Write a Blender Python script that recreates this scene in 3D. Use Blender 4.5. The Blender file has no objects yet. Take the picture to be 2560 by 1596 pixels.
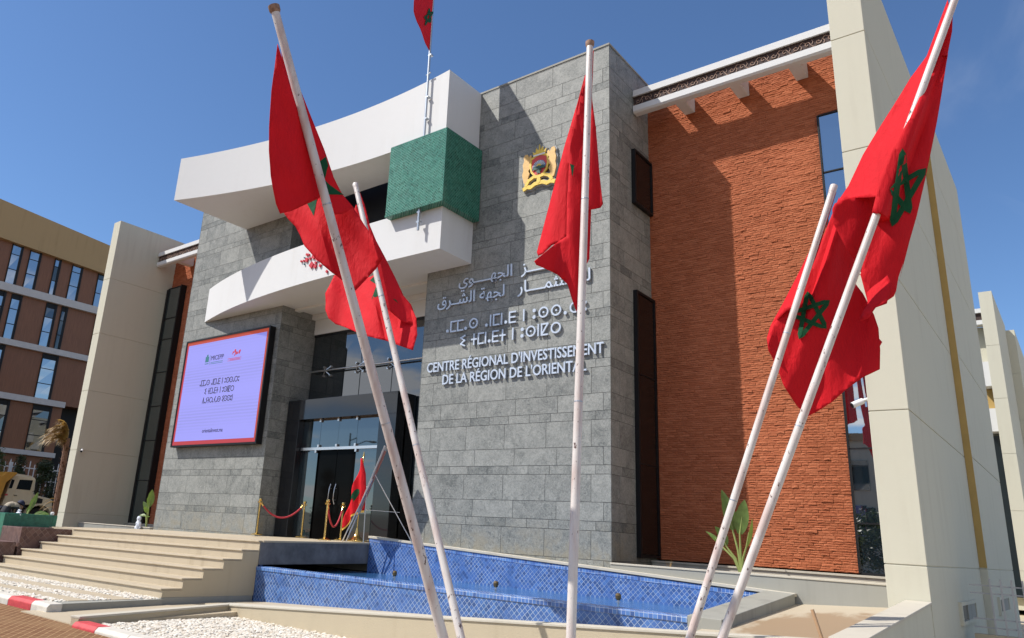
import bpy, bmesh, math, random, json
from mathutils import Vector, Matrix
from mathutils.geometry import delaunay_2d_cdt
R = math.radians
rnd = random.Random(7)
SC = bpy.context.scene
COL = SC.collection

# ------------------------------------------------------------------ camera
cd = bpy.data.cameras.new('camera'); cam = bpy.data.objects.new('camera', cd); COL.objects.link(cam)
SC.camera = cam
cd.sensor_width = 36.0; cd.lens = 1895.3/2560*36
cd.shift_x = 173.07/2560; cd.shift_y = -23.6/2560
cd.clip_start = 0.05; cd.clip_end = 3000
def cam_matrix(yaw, pitch, roll):
    cy, sy = math.cos(yaw), math.sin(yaw)
    f = Vector((sy*math.cos(pitch), cy*math.cos(pitch), math.sin(pitch)))
    r = Vector((cy, -sy, 0)); u = r.cross(f)
    c, s = math.cos(roll), math.sin(roll)
    r2 = c*r+s*u; u2 = -s*r+c*u
    m = Matrix((r2, u2, -f)).transposed().to_4x4()
    m.translation = Vector((0, 0, 1.6)); return m
cam.matrix_world = cam_matrix(-0.70558839, 0.28838528, 0.06067119)

# ------------------------------------------------------------------ light
SUN = Vector((2.05, 2.15, -3.51)).normalized()
sl = bpy.data.lights.new('sun', 'SUN'); so = bpy.data.objects.new('sun', sl); COL.objects.link(so)
sl.energy = 5.0; sl.angle = R(0.55); sl.color = (1.0, 0.955, 0.89)
so.rotation_euler = SUN.to_track_quat('-Z', 'Y').to_euler(); so.location = (-30, -30, 60)
W = bpy.data.worlds.new("World"); SC.world = W; W.use_nodes = True
nt = W.node_tree; bg = nt.nodes['Background']; bg.inputs[1].default_value = 0.116
sky = nt.nodes.new('ShaderNodeTexSky'); sky.sky_type = 'NISHITA'; sky.sun_disc = False
sky.sun_elevation = R(49.7); sky.sun_rotation = R(223.6); sky.altitude = 500; sky.air_density = 1.0; sky.dust_density = 0.35; sky.ozone_density = 2.5
def N(nt, t, **kw):
    n = nt.nodes.new(t)
    for k, v in kw.items(): setattr(n, k, v)
    return n
def L(nt, a, b): nt.links.new(a, b)
def mth(nt, op, a, b=None, c=None, clamp=False):
    n = N(nt, 'ShaderNodeMath', operation=op, use_clamp=clamp)
    for i, v in enumerate((a, b, c)):
        if v is None: continue
        if isinstance(v, (int, float)): n.inputs[i].default_value = v
        else: L(nt, v, n.inputs[i])
    return n.outputs[0]
# thin clouds in the sky, mostly in the part of the sky behind the photographer
tc = N(nt, 'ShaderNodeTexCoord'); sp = N(nt, 'ShaderNodeSeparateXYZ'); L(nt, tc.outputs['Generated'], sp.inputs[0])
zz = mth(nt, 'MAXIMUM', sp.outputs[2], 0.03); dn = mth(nt, 'ADD', zz, 0.12)
cx_ = mth(nt, 'DIVIDE', sp.outputs[0], dn); cy_ = mth(nt, 'DIVIDE', sp.outputs[1], dn)
cb = N(nt, 'ShaderNodeCombineXYZ'); L(nt, cx_, cb.inputs[0]); L(nt, cy_, cb.inputs[1])
ns = N(nt, 'ShaderNodeTexNoise'); ns.inputs['Scale'].default_value = 1.15; ns.inputs['Detail'].default_value = 9; ns.inputs['Roughness'].default_value = 0.55
L(nt, cb.outputs[0], ns.inputs['Vector'])
back = N(nt, 'ShaderNodeMapRange'); back.inputs[1].default_value = 0.1; back.inputs[2].default_value = -0.35; back.inputs[3].default_value = 0.26; back.inputs[4].default_value = 0.0
L(nt, sp.outputs[1], back.inputs[0])
th = mth(nt, 'SUBTRACT', ns.outputs[0], back.outputs[0])
cm = N(nt, 'ShaderNodeMapRange', interpolation_type='SMOOTHSTEP'); cm.inputs[1].default_value = 0.475; cm.inputs[2].default_value = 0.57
L(nt, th, cm.inputs[0])
ns2 = N(nt, 'ShaderNodeTexNoise'); ns2.inputs['Scale'].default_value = 2.2; ns2.inputs['Detail'].default_value = 8; ns2.inputs['Distortion'].default_value = .8
st2 = N(nt, 'ShaderNodeMapping'); st2.inputs['Scale'].default_value = (1, .45, 1); st2.inputs['Rotation'].default_value = (0, 0, R(25)); L(nt, cb.outputs[0], st2.inputs[0]); L(nt, st2.outputs[0], ns2.inputs['Vector'])
wsp = N(nt, 'ShaderNodeMapRange', interpolation_type='SMOOTHSTEP'); wsp.inputs[1].default_value = .46; wsp.inputs[2].default_value = .72; L(nt, ns2.outputs[0], wsp.inputs[0])
rgt = N(nt, 'ShaderNodeMapRange', interpolation_type='SMOOTHSTEP'); rgt.inputs[1].default_value = -.18; rgt.inputs[2].default_value = .12; L(nt, sp.outputs[0], rgt.inputs[0])
wf = mth(nt, 'MULTIPLY', mth(nt, 'MULTIPLY', wsp.outputs[0], rgt.outputs[0]), .38)
mx = N(nt, 'ShaderNodeMixRGB'); L(nt, mth(nt, 'MAXIMUM', mth(nt, 'MULTIPLY', cm.outputs[0], 0.85), wf), mx.inputs[0]); tint = N(nt, 'ShaderNodeMixRGB', blend_type='MULTIPLY'); tint.inputs[0].default_value = 1; tint.inputs[2].default_value = (.79, .955, 1.13, 1); L(nt, sky.outputs[0], tint.inputs[1]); L(nt, tint.outputs[0], mx.inputs[1]); mx.inputs[2].default_value = (9.5, 9.6, 9.8, 1)
L(nt, mx.outputs[0], bg.inputs[0])
SC.view_settings.view_transform = 'Standard'; SC.view_settings.look = 'None'; SC.view_settings.gamma = 1.0
SC.view_settings.use_curve_mapping = False
SC.view_settings.exposure = 0.2
SC.cycles.max_bounces = 8

# ------------------------------------------------------------------ materials
def newmat(name):
    m = bpy.data.materials.new(name); m.use_nodes = True; t = m.node_tree
    return m, t, t.nodes['Principled BSDF']
def pos(t):
    return N(t, 'ShaderNodeNewGeometry').outputs['Position']
def noise(t, vec, scale, detail=4, rough=.55, dist=0.0):
    n = N(t, 'ShaderNodeTexNoise'); n.inputs['Scale'].default_value = scale; n.inputs['Detail'].default_value = detail
    n.inputs['Roughness'].default_value = rough; n.inputs['Distortion'].default_value = dist
    L(t, vec, n.inputs['Vector']); return n.outputs[0]
def ramp(t, f, stops):
    r = N(t, 'ShaderNodeValToRGB'); e = r.color_ramp.elements
    while len(e) > 1: e.remove(e[-1])
    e[0].position = stops[0][0]; e[0].color = (*stops[0][1], 1)
    for p, c in stops[1:]:
        q = e.new(p); q.color = (*c, 1)
    L(t, f, r.inputs[0]); return r.outputs[0]
def mixc(t, f, a, b, mode='MIX'):
    m = N(t, 'ShaderNodeMixRGB', blend_type=mode)
    for i, v in enumerate((f, a, b)):
        if isinstance(v, (int, float)): m.inputs[i].default_value = v
        elif isinstance(v, tuple): m.inputs[i].default_value = (*v, 1) if len(v) == 3 else v
        else: L(t, v, m.inputs[i])
    return m.outputs[0]
def bump(t, b, h, strength, dist):
    n = N(t, 'ShaderNodeBump'); n.inputs['Strength'].default_value = strength; n.inputs['Distance'].default_value = dist
    L(t, h, n.inputs['Height']); L(t, n.outputs[0], b.inputs['Normal']); return n
def stretch(t, v, s):
    m = N(t, 'ShaderNodeMapping'); m.inputs['Scale'].default_value = s; L(t, v, m.inputs[0]); return m.outputs[0]
def plain(name, c, rough=.6, var=.08, scale=3.0, metal=0.0, spec=.5, bmp=0.0, bscale=60, var2=0.0, s2=18):
    """base colour with soft blotches and fine grain"""
    m, t, b = newmat(name); p = pos(t)
    n = noise(t, p, scale, 5); c1 = tuple(x*(1-var) for x in c); c2 = tuple(min(1, x*(1+var)) for x in c)
    col = ramp(t, n, [(.3, c1), (.7, c2)])
    if var2:
        col = mixc(t, mth(t, 'MULTIPLY', noise(t, p, s2, 6), 1.0), col, mixc(t, 1.0, col, tuple([1-var2]*3), 'MULTIPLY'))
    L(t, col, b.inputs['Base Color']); b.inputs['Roughness'].default_value = rough; b.inputs['Metallic'].default_value = metal
    b.inputs['Specular IOR Level'].default_value = spec
    if bmp: bump(t, b, noise(t, p, bscale, 3), bmp, .01)
    return m
def streaky(name, c, streak, rough=.75, amt=.25, bmp=.12):
    """rendered wall: faint vertical dirt streaks and cloudy patches"""
    m, t, b = newmat(name); p = pos(t)
    a = noise(t, stretch(t, p, (2.2, 2.2, .16)), 1.6, 6, .6); k = noise(t, p, .55, 5)
    f = mth(t, 'MULTIPLY', ramp_f(t, a, .45, .75), ramp_f(t, k, .35, .7))
    col = mixc(t, mth(t, 'MULTIPLY', f, amt), c, streak)
    col = mixc(t, mth(t, 'MULTIPLY', noise(t, p, 7, 6), .12), col, tuple(x*.7 for x in c))
    L(t, col, b.inputs['Base Color']); b.inputs['Roughness'].default_value = rough
    b.inputs['Specular IOR Level'].default_value = .25
    bump(t, b, noise(t, p, 55, 4), bmp, .01); return m
def ramp_f(t, f, a, b):
    n = N(t, 'ShaderNodeMapRange', interpolation_type='SMOOTHSTEP'); n.inputs[1].default_value = a; n.inputs[2].default_value = b
    L(t, f, n.inputs[0]); return n.outputs[0]
def attr(t, name='tone'):
    return N(t, 'ShaderNodeAttribute', attribute_name=name).outputs['Fac']
def stone_mat(name, dark, light):
    m, t, b = newmat(name); p = pos(t); tone = attr(t)
    off = N(t, 'ShaderNodeVectorMath', operation='ADD'); L(t, p, off.inputs[0])
    cbn = N(t, 'ShaderNodeCombineXYZ'); L(t, mth(t, 'MULTIPLY', tone, 37.0), cbn.inputs[0]); L(t, mth(t, 'MULTIPLY', tone, 91.0), cbn.inputs[2]); L(t, cbn.outputs[0], off.inputs[1])
    v = off.outputs[0]
    n1 = noise(t, v, 2.2, 8, .62, .8); n2 = noise(t, v, 16, 8, .68, 1.6); n3 = noise(t, v, 70, 3, .6)
    f = mth(t, 'ADD', mth(t, 'MULTIPLY', n1, .36), mth(t, 'MULTIPLY', n2, .64))
    f = mth(t, 'ADD', f, mth(t, 'MULTIPLY', mth(t, 'SUBTRACT', tone, .5), .075))
    col = ramp(t, f, [(.36, dark), (.49, tuple(a*.42+c*.58 for a, c in zip(dark, light))), (.60, light)])
    sp2 = ramp_f(t, n3, .70, .78); col = mixc(t, mth(t, 'MULTIPLY', sp2, .35), col, (.55, .56, .52))
    # rising damp near the base
    sx = N(t, 'ShaderNodeSeparateXYZ'); L(t, p, sx.inputs[0])
    dmp = mth(t, 'MULTIPLY', mth(t, 'SUBTRACT', 1.0, ramp_f(t, sx.outputs[2], 1.3, 2.3)), ramp_f(t, n1, .42, .62))
    col = mixc(t, mth(t, 'MULTIPLY', dmp, .5), col, (.19, .16, .10))
    L(t, col, b.inputs['Base Color']); b.inputs['Roughness'].default_value = .62; b.inputs['Specular IOR Level'].default_value = .35
    bump(t, b, mth(t, 'ADD', n2, mth(t, 'MULTIPLY', n3, .4)), .35, .012); return m
def tile_mat(name, size, cols, grout, gw=.07, rot=45, rough=.25, square_z=None):
    """hand-cut zellige: each tile has its own tint; laid diagonally; grout lines between"""
    m, t, b = newmat(name); p = pos(t); s = N(t, 'ShaderNodeSeparateXYZ'); L(t, p, s.inputs[0])
    u0 = mth(t, 'ADD', s.outputs[0], mth(t, 'MULTIPLY', s.outputs[1], 1.0)); v0 = s.outputs[2]
    c, sn = math.cos(R(rot)), math.sin(R(rot))
    u = mth(t, 'DIVIDE', mth(t, 'SUBTRACT', mth(t, 'MULTIPLY', u0, c), mth(t, 'MULTIPLY', v0, sn)), size)
    v = mth(t, 'DIVIDE', mth(t, 'ADD', mth(t, 'MULTIPLY', u0, sn), mth(t, 'MULTIPLY', v0, c)), size)
    fu, fv = mth(t, 'FLOOR', u), mth(t, 'FLOOR', v)
    cb2 = N(t, 'ShaderNodeCombineXYZ'); L(t, fu, cb2.inputs[0]); L(t, fv, cb2.inputs[1])
    wn = N(t, 'ShaderNodeTexWhiteNoise', noise_dimensions='3D'); L(t, cb2.outputs[0], wn.inputs['Vector'])
    du = mth(t, 'ABSOLUTE', mth(t, 'SUBTRACT', mth(t, 'FRACT', u), .5)); dv = mth(t, 'ABSOLUTE', mth(t, 'SUBTRACT', mth(t, 'FRACT', v), .5))
    d = mth(t, 'MAXIMUM', du, dv); jit = mth(t, 'MULTIPLY', mth(t, 'SUBTRACT', noise(t, p, 30, 2), .5), .05)
    g = ramp_f(t, mth(t, 'ADD', d, jit), .5-gw, .5-gw*.45)
    k = len(cols); col = ramp(t, wn.outputs['Value'], [((i+.0)/k, cc) for i, cc in enumerate(cols)])
    col = mixc(t, mth(t, 'MULTIPLY', ramp_f(t, noise(t, p, 1.3, 5), .5, .75), .35), col, tuple(min(1, x*1.35+.02) for x in cols[0]))
    gs = mth(t, 'MULTIPLY', g, ramp_f(t, noise(t, p, 2.3, 4), .25, .6))
    col = mixc(t, gs, col, grout)
    L(t, col, b.inputs['Base Color']); rr = mth(t, 'ADD', mth(t, 'MULTIPLY', g, .5), rough); L(t, rr, b.inputs['Roughness'])
    h = mth(t, 'ADD', mth(t, 'MULTIPLY', g, -1.0), mth(t, 'MULTIPLY', wn.outputs['Color'] if False else noise(t, p, 14, 2), .5))
    bump(t, b, h, .35, .01); return m
def glass_mat(name, c, rough=.02, spec=1.0):
    m, t, b = newmat(name); p = pos(t)
    L(t, ramp(t, noise(t, p, .8, 3), [(.3, c), (.7, tuple(x*1.3 for x in c))]), b.inputs['Base Color'])
    b.inputs['Roughness'].default_value = rough; b.inputs['Specular IOR Level'].default_value = spec; b.inputs['IOR'].default_value = 1.75
    return m
def cloth_mat(name, c):
    m, t, b = newmat(name); p = pos(t)
    L(t, ramp(t, noise(t, p, 2.5, 4), [(.3, tuple(x*.88 for x in c)), (.7, c)]), b.inputs['Base Color'])
    b.inputs['Roughness'].default_value = .75; b.inputs['Specular IOR Level'].default_value = .2
    bump(t, b, mth(t, 'ADD', noise(t, stretch(t, p, (3, 3, 1)), 4, 6, .62, .8), mth(t, 'MULTIPLY', noise(t, stretch(t, p, (2, 2, .5)), 14, 4, .6, .5), .3)), 0.42, .04)
    tr = N(t, 'ShaderNodeBsdfTranslucent'); tr.inputs[0].default_value = (*c, 1)
    ms = N(t, 'ShaderNodeMixShader'); ms.inputs[0].default_value = .22; out = t.nodes['Material Output']
    L(t, b.outputs[0], ms.inputs[1]); L(t, tr.outputs[0], ms.inputs[2]); L(t, ms.outputs[0], out.inputs[0]); return m
def emit_mat(name, c, s, base=None):
    m, t, b = newmat(name)
    b.inputs['Base Color'].default_value = (*(base or c), 1); b.inputs['Emission Color'].default_value = (*c, 1); b.inputs['Emission Strength'].default_value = s
    b.inputs['Roughness'].default_value = .6; b.inputs['Specular IOR Level'].default_value = .1; return m
M = {}
M['stone'] = stone_mat('grey limestone slabs', (.105, .114, .109), (.292, .298, .276))
M['grout'] = plain('dark joint', (.05, .05, .05), .9)
def brick_mat():
    m, t, b = newmat('orange split-face brick'); p = pos(t); tone = attr(t)
    n = noise(t, p, 28, 5, .65); f = mth(t, 'ADD', mth(t, 'MULTIPLY', n, .65), mth(t, 'MULTIPLY', tone, .35))
    col = ramp(t, f, [(.2, (.33, .098, .044)), (.5, (.415, .132, .062)), (.8, (.49, .17, .084))])
    col = mixc(t, 1.0, col, ramp(t, noise(t, stretch(t, p, (1, 1, .35)), .9, 6, .6), [(.3, (.82, .80, .78)), (.7, (1.05, 1.05, 1.05))]), 'MULTIPLY')
    L(t, col, b.inputs['Base Color']); b.inputs['Roughness'].default_value = .85; b.inputs['Specular IOR Level'].default_value = .15
    bump(t, b, n, .6, .02); return m
M['brick'] = brick_mat()
M['white'] = streaky('white render', (.62, .625, .62), (.48, .46, .42), .7, .24, .06)
M['cream'] = streaky('cream render', (.53, .51, .41), (.36, .32, .24), .8, .36, .12)
M['creamwall'] = streaky('cream low wall render', (.46, .39, .275), (.30, .24, .155), .85, .3, .35)
M['cap'] = streaky('pale stone coping', (.50, .46, .38), (.27, .24, .18), .7, .4, .05)
M['marble'] = streaky('beige step stone', (.47, .395, .285), (.30, .235, .15), .55, .6, .04)
M['concrete'] = streaky('grey smoothed concrete', (.30, .295, .26), (.17, .165, .145), .75, .75, .1)
M['mustard'] = plain('mustard render', (.42, .28, .09), .8, .08, 2, bmp=.1)
M['bluetile'] = tile_mat('blue zellige', .072, [(.05, .115, .31), (.06, .14, .37), (.04, .095, .25), (.07, .165, .41), (.055, .125, .34), (.06, .135, .36), (.038, .085, .23)], (.36, .43, .53), .06)
M['blueband'] = tile_mat('blue zellige border', .07, [(.06, .13, .36), (.085, .19, .48), (.05, .10, .27), (.10, .22, .50)], (.50, .57, .68), .06, rot=0)
M['greentile'] = tile_mat('green zellige', .058, [(.018, .12, .078), (.028, .165, .11), (.012, .085, .055), (.045, .20, .14), (.02, .13, .09)], (.085, .23, .165), .07, rot=38, rough=.18)
M['greenpl'] = plain('green glazed planter', (.035, .19, .12), .35, .35, 6, var2=.3)
M['browntile'] = tile_mat('brown zellige', .12, [(.10, .05, .04), (.13, .065, .05), (.085, .04, .035), (.15, .08, .065)], (.27, .2, .17), .05, rough=.4)
M['blackmetal'] = plain('black metal frame', (.010, .010, .011), .45, .1, spec=.25)
M['door'] = glass_mat('black glass door', (.003, .003, .003), .04, .06); M['door'].node_tree.nodes['Principled BSDF'].inputs['IOR'].default_value = 1.3
M['portal'] = glass_mat('black polished cladding', (.012, .013, .015), .07, .5); M['portal'].node_tree.nodes['Principled BSDF'].inputs['IOR'].default_value = 1.5
M['glass'] = glass_mat('dark tinted glass', (.010, .015, .018)); M['glass'].node_tree.nodes['Principled BSDF'].inputs['IOR'].default_value = 1.7
M['blueglass'] = glass_mat('blue mirrored glass', (.008, .014, .02), .012, 1.4); M['blueglass'].node_tree.nodes['Principled BSDF'].inputs['IOR'].default_value = 2.3
M['greenglass'] = glass_mat('grey green glass', (.035, .045, .042), .05, .6)
M['darkglass'] = plain('brown tinted window', (.012, .0095, .009), .25, .1, spec=.3)
M['steel'] = plain('brushed steel', (.62, .62, .62), .28, .06, metal=.9)
M['letter'] = plain('satin aluminium letters', (.52, .57, .64), .35, .05, metal=.3)
M['brass'] = plain('polished brass', (.75, .52, .18), .22, .1, metal=1)
M['rope'] = plain('red velvet rope', (.42, .035, .05), .9, .12, 20)
M['red'] = cloth_mat('red flag cloth', (.70, .012, .022))
M['starg'] = cloth_mat('green flag star', (.010, .095, .038))
M['gold'] = plain('gold fringe', (.70, .40, .05), .6, .15, 20)
def pole_mat():
    m, t, b = newmat('chipped white pole paint'); p = pos(t)
    n = noise(t, stretch(t, p, (1, 1, .55)), 26, 4, .6); k = noise(t, p, .9, 3)
    f = ramp_f(t, mth(t, 'ADD', mth(t, 'MULTIPLY', n, .8), mth(t, 'MULTIPLY', k, .2)), .62, .645)
    col = mixc(t, ramp_f(t, noise(t, stretch(t, p, (1, 1, .2)), 7, 5), .42, .7), (.60, .56, .525), (.50, .395, .355))
    col = mixc(t, f, col, (.10, .055, .045)); L(t, col, b.inputs['Base Color']); b.inputs['Roughness'].default_value = .42
    bump(t, b, f, -.3, .004); return m
M['pole'] = pole_mat()
M['rust'] = plain('rusty pole cap', (.26, .16, .11), .8, .4, 30)
M['galv'] = plain('galvanised tube', (.42, .45, .48), .4, .1, metal=.8)
M['frieze'] = plain('dark carved plaster', (.05, .03, .026), .8, .2)
M['friezeL'] = plain('gilded plaster scroll', (.34, .22, .16), .6, .3, 10)
M['paver'] = None
def paver_mat():
    m, t, b = newmat('sandy street pavers'); p = pos(t)
    mp = N(t, 'ShaderNodeMapping'); mp.inputs['Rotation'].default_value = (0, 0, R(38)); L(t, p, mp.inputs[0])
    br = N(t, 'ShaderNodeTexBrick'); L(t, mp.outputs[0], br.inputs['Vector']); br.inputs['Scale'].default_value = 1.0
    br.inputs['Brick Width'].default_value = .22; br.inputs['Row Height'].default_value = .11; br.inputs['Mortar Size'].default_value = .012; br.inputs['Mortar Smooth'].default_value = .4
    br.inputs['Color1'].default_value = (.165, .082, .043, 1); br.inputs['Color2'].default_value = (.20, .105, .055, 1); br.inputs['Mortar'].default_value = (.33, .21, .11, 1)
    dust = ramp_f(t, noise(t, p, 1.6, 6), .42, .66); col = mixc(t, mth(t, 'MULTIPLY', dust, .7), br.outputs[0], (.25, .15, .078))
    L(t, col, b.inputs['Base Color']); b.inputs['Roughness'].default_value = .95; b.inputs['Specular IOR Level'].default_value = .1
    bump(t, b, mth(t, 'ADD', mth(t, 'MULTIPLY', br.outputs[1], .6), noise(t, p, 40, 4)), .5, .02); return m
M['paver'] = paver_mat()
def landing_mat():
    m, t, b = newmat('stained beige paving'); p = pos(t)
    sx_ = N(t, 'ShaderNodeSeparateXYZ'); L(t, p, sx_.inputs[0])
    # a broad damp stain in the middle of the landing with a ragged edge
    ax = mth(t, 'DIVIDE', mth(t, 'ADD', sx_.outputs[0], 3.0), .95); ay = mth(t, 'DIVIDE', mth(t, 'SUBTRACT', sx_.outputs[1], 11.6), 1.7)
    rr_ = mth(t, 'SQRT', mth(t, 'ADD', mth(t, 'MULTIPLY', ax, ax), mth(t, 'MULTIPLY', ay, ay)))
    wet = mth(t, 'SUBTRACT', 1.0, ramp_f(t, mth(t, 'ADD', rr_, mth(t, 'MULTIPLY', mth(t, 'SUBTRACT', noise(t, stretch(t, p, (1.6, .8, 1)), 1.6, 6, .62, .5), .5), 1.5)), .8, 1.15))
    g = noise(t, stretch(t, p, (.4, 7, 1)), 2.5, 6, .7)
    col = mixc(t, mth(t, 'MULTIPLY', wet, .85), (.45, .385, .285), (.28, .19, .11)); col = mixc(t, mth(t, 'MULTIPLY', ramp_f(t, g, .5, .8), .35), col, (.30, .23, .16))
    L(t, col, b.inputs['Base Color']); b.inputs['Roughness'].default_value = .6; return m
M['landing'] = landing_mat()
def water_mat():
    m, t, b = newmat('pool water'); p = pos(t)
    L(t, ramp(t, noise(t, p, 1.2, 3), [(.3, (.03, .11, .27)), (.7, (.05, .15, .34))]), b.inputs['Base Color'])
    b.inputs['Roughness'].default_value = .03; b.inputs['IOR'].default_value = 1.33
    bump(t, b, mth(t, 'ADD', noise(t, p, 6, 4, .6, .5), mth(t, 'MULTIPLY', noise(t, p, 22, 3), .4)), .22, .03); return m
M['water'] = water_mat()
M['pebble'] = None
def pebble_mat():
    m, t, b = newmat('white pebbles'); tone = attr(t); p = pos(t)
    f = mth(t, 'ADD', mth(t, 'MULTIPLY', tone, .8), mth(t, 'MULTIPLY', noise(t, p, 40, 3), .2))
    L(t, ramp(t, f, [(.0, (.46, .37, .26)), (.3, (.60, .54, .45)), (1, (.72, .69, .62))]), b.inputs['Base Color']); b.inputs['Roughness'].default_value = .55; return m
M['pebble'] = pebble_mat()
M['kerbw'] = plain('worn white kerb paint', (.60, .56, .49), .7, .1, 8, bmp=.2, var2=.15)
M['kerbr'] = plain('worn red kerb paint', (.55, .055, .06), .65, .2, 8, bmp=.2, var2=.2)
M['wood'] = None
def wood_mat():
    m, t, b = newmat('brown cladding panels'); p = pos(t)
    n = noise(t, stretch(t, p, (1, 9, .35)), 3, 6, .6); L(t, ramp(t, n, [(.25, (.14, .055, .024)), (.55, (.21, .085, .037)), (.8, (.26, .11, .052))]), b.inputs['Base Color'])
    b.inputs['Roughness'].default_value = .5; return m
M['wood'] = wood_mat()
M['tan'] = streaky('tan roof render', (.42, .29, .15), (.24, .155, .07), .85, .4, .2)
M['bandgrey'] = plain('pale grey band', (.50, .48, .46), .7, .05)
M['leaf'] = None
def leaf_mat(name, c, ys=40):
    m, t, b = newmat(name); p = pos(t)
    L(t, ramp(t, noise(t, p, 9, 4), [(.25, tuple(x*.6 for x in c)), (.6, c), (.85, (c[0]*1.7, c[1]*1.35, c[2]*1.1))]), b.inputs['Base Color'])
    b.inputs['Roughness'].default_value = .45
    tr = N(t, 'ShaderNodeBsdfTranslucent'); tr.inputs[0].default_value = (c[0]*1.5, c[1]*1.4, c[2], 1); ms = N(t, 'ShaderNodeMixShader'); ms.inputs[0].default_value = .3
    out = t.nodes['Material Output']; L(t, b.outputs[0], ms.inputs[1]); L(t, tr.outputs[0], ms.inputs[2]); L(t, ms.outputs[0], out.inputs[0]); return m
M['leaf'] = leaf_mat('banana leaf', (.15, .24, .06))
M['rib'] = plain('leaf stalk', (.28, .33, .10), .5, .15)
M['darkleaf'] = leaf_mat('dark bush leaf', (.045, .065, .025))
M['dryfrond'] = leaf_mat('dry palm frond', (.42, .28, .10))
M['bark'] = plain('palm bark', (.17, .09, .055), .9, .4, 14, bmp=.5, bscale=20)
M['soil'] = plain('soil', (.10, .065, .04), .95, .3, 8)
M['plastic'] = plain('white plastic bag', (.75, .78, .84), .35, .1, 12)
M['offwhite'] = plain('truck cab paint', (.62, .50, .33), .4, .06)
M['amber'] = plain('amber dumper paint', (.50, .23, .025), .5, .1)
M['rubber'] = plain('tyre rubber', (.02, .02, .02), .85)
M['chassis'] = plain('dark truck chassis', (.035, .03, .03), .7)
M['fencew'] = plain('white fence paint', (.72, .70, .68), .6, .06)
M['fenceshade'] = plain('white railing paint dimmed for shade', (.42, .41, .41), .6, .06)  # white fence paint with shade painted in, for the right-hand pickets
M['skin'] = plain('skin', (.36, .20, .13), .55)
M['jacket'] = plain('beige jacket', (.30, .255, .19), .85, .15, 10)
M['navy'] = plain('navy cap', (.012, .016, .045), .8)
M['trouser'] = plain('dark trousers', (.03, .03, .035), .9)
M['camw'] = plain('white camera housing', (.72, .72, .70), .4)
M['lamp'] = plain('dark lamp metal', (.02, .02, .022), .5)
M['hill'] = plain('distant hills', (.16, .14, .085), .95, .35, .03)
M['screen'] = None
def screen_mat():
    m, t, b = newmat('led panel'); p = pos(t); s = N(t, 'ShaderNodeSeparateXYZ'); L(t, p, s.inputs[0])
    w = N(t, 'ShaderNodeTexWave', wave_type='BANDS', bands_direction='Z'); w.inputs['Scale'].default_value = 3.1; w.inputs['Distortion'].default_value = .6; L(t, p, w.inputs['Vector'])
    w2 = N(t, 'ShaderNodeTexWave', wave_type='BANDS', bands_direction='Z'); w2.inputs['Scale'].default_value = .22; w2.inputs['Distortion'].default_value = 2; L(t, p, w2.inputs['Vector'])
    f = mth(t, 'MULTIPLY', w.outputs[1], w2.outputs[1]); col = mixc(t, mth(t, 'MULTIPLY', f, .55), (.27, .27, .86), (.18, .185, .56))
    L(t, col, b.inputs['Emission Color']); b.inputs['Emission Strength'].default_value = .72
    b.inputs['Base Color'].default_value = (.12, .12, .2, 1); b.inputs['Roughness'].default_value = .6; b.inputs['Specular IOR Level'].default_value = .1; return m
M['screen'] = screen_mat()
M['screenred'] = emit_mat('led red border', (.60, .06, .09), .5, (.15, .03, .03))
M['screenorange'] = emit_mat('led orange border', (.62, .10, .05), .5, (.15, .03, .03))
M['ink'] = plain('dark screen text', (.03, .028, .075), .8)
M['inkteal'] = plain('teal screen text', (.03, .16, .20), .8)
M['inkred'] = plain('red logo', (.52, .03, .05), .7)
M['yellow'] = plain('emblem yellow', (.72, .50, .06), .5, .15, 20)
M['lionc'] = plain('emblem lion tan', (.66, .40, .12), .5, .12, 30)
M['emback'] = plain('emblem grey edge', (.30, .31, .32), .4, .1)
M['emred'] = plain('emblem red', (.60, .05, .035), .4)
M['emblue'] = plain('emblem blue', (.10, .20, .40), .4)
M['emwhite'] = plain('emblem white', (.75, .74, .68), .4)
M['emblack'] = plain('emblem dark green', (.02, .075, .05), .4)
M['stick'] = plain('wooden stick', (.36, .22, .12), .7, .15)
M['jug'] = plain('white paint', (.8, .8, .78), .5)

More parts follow.
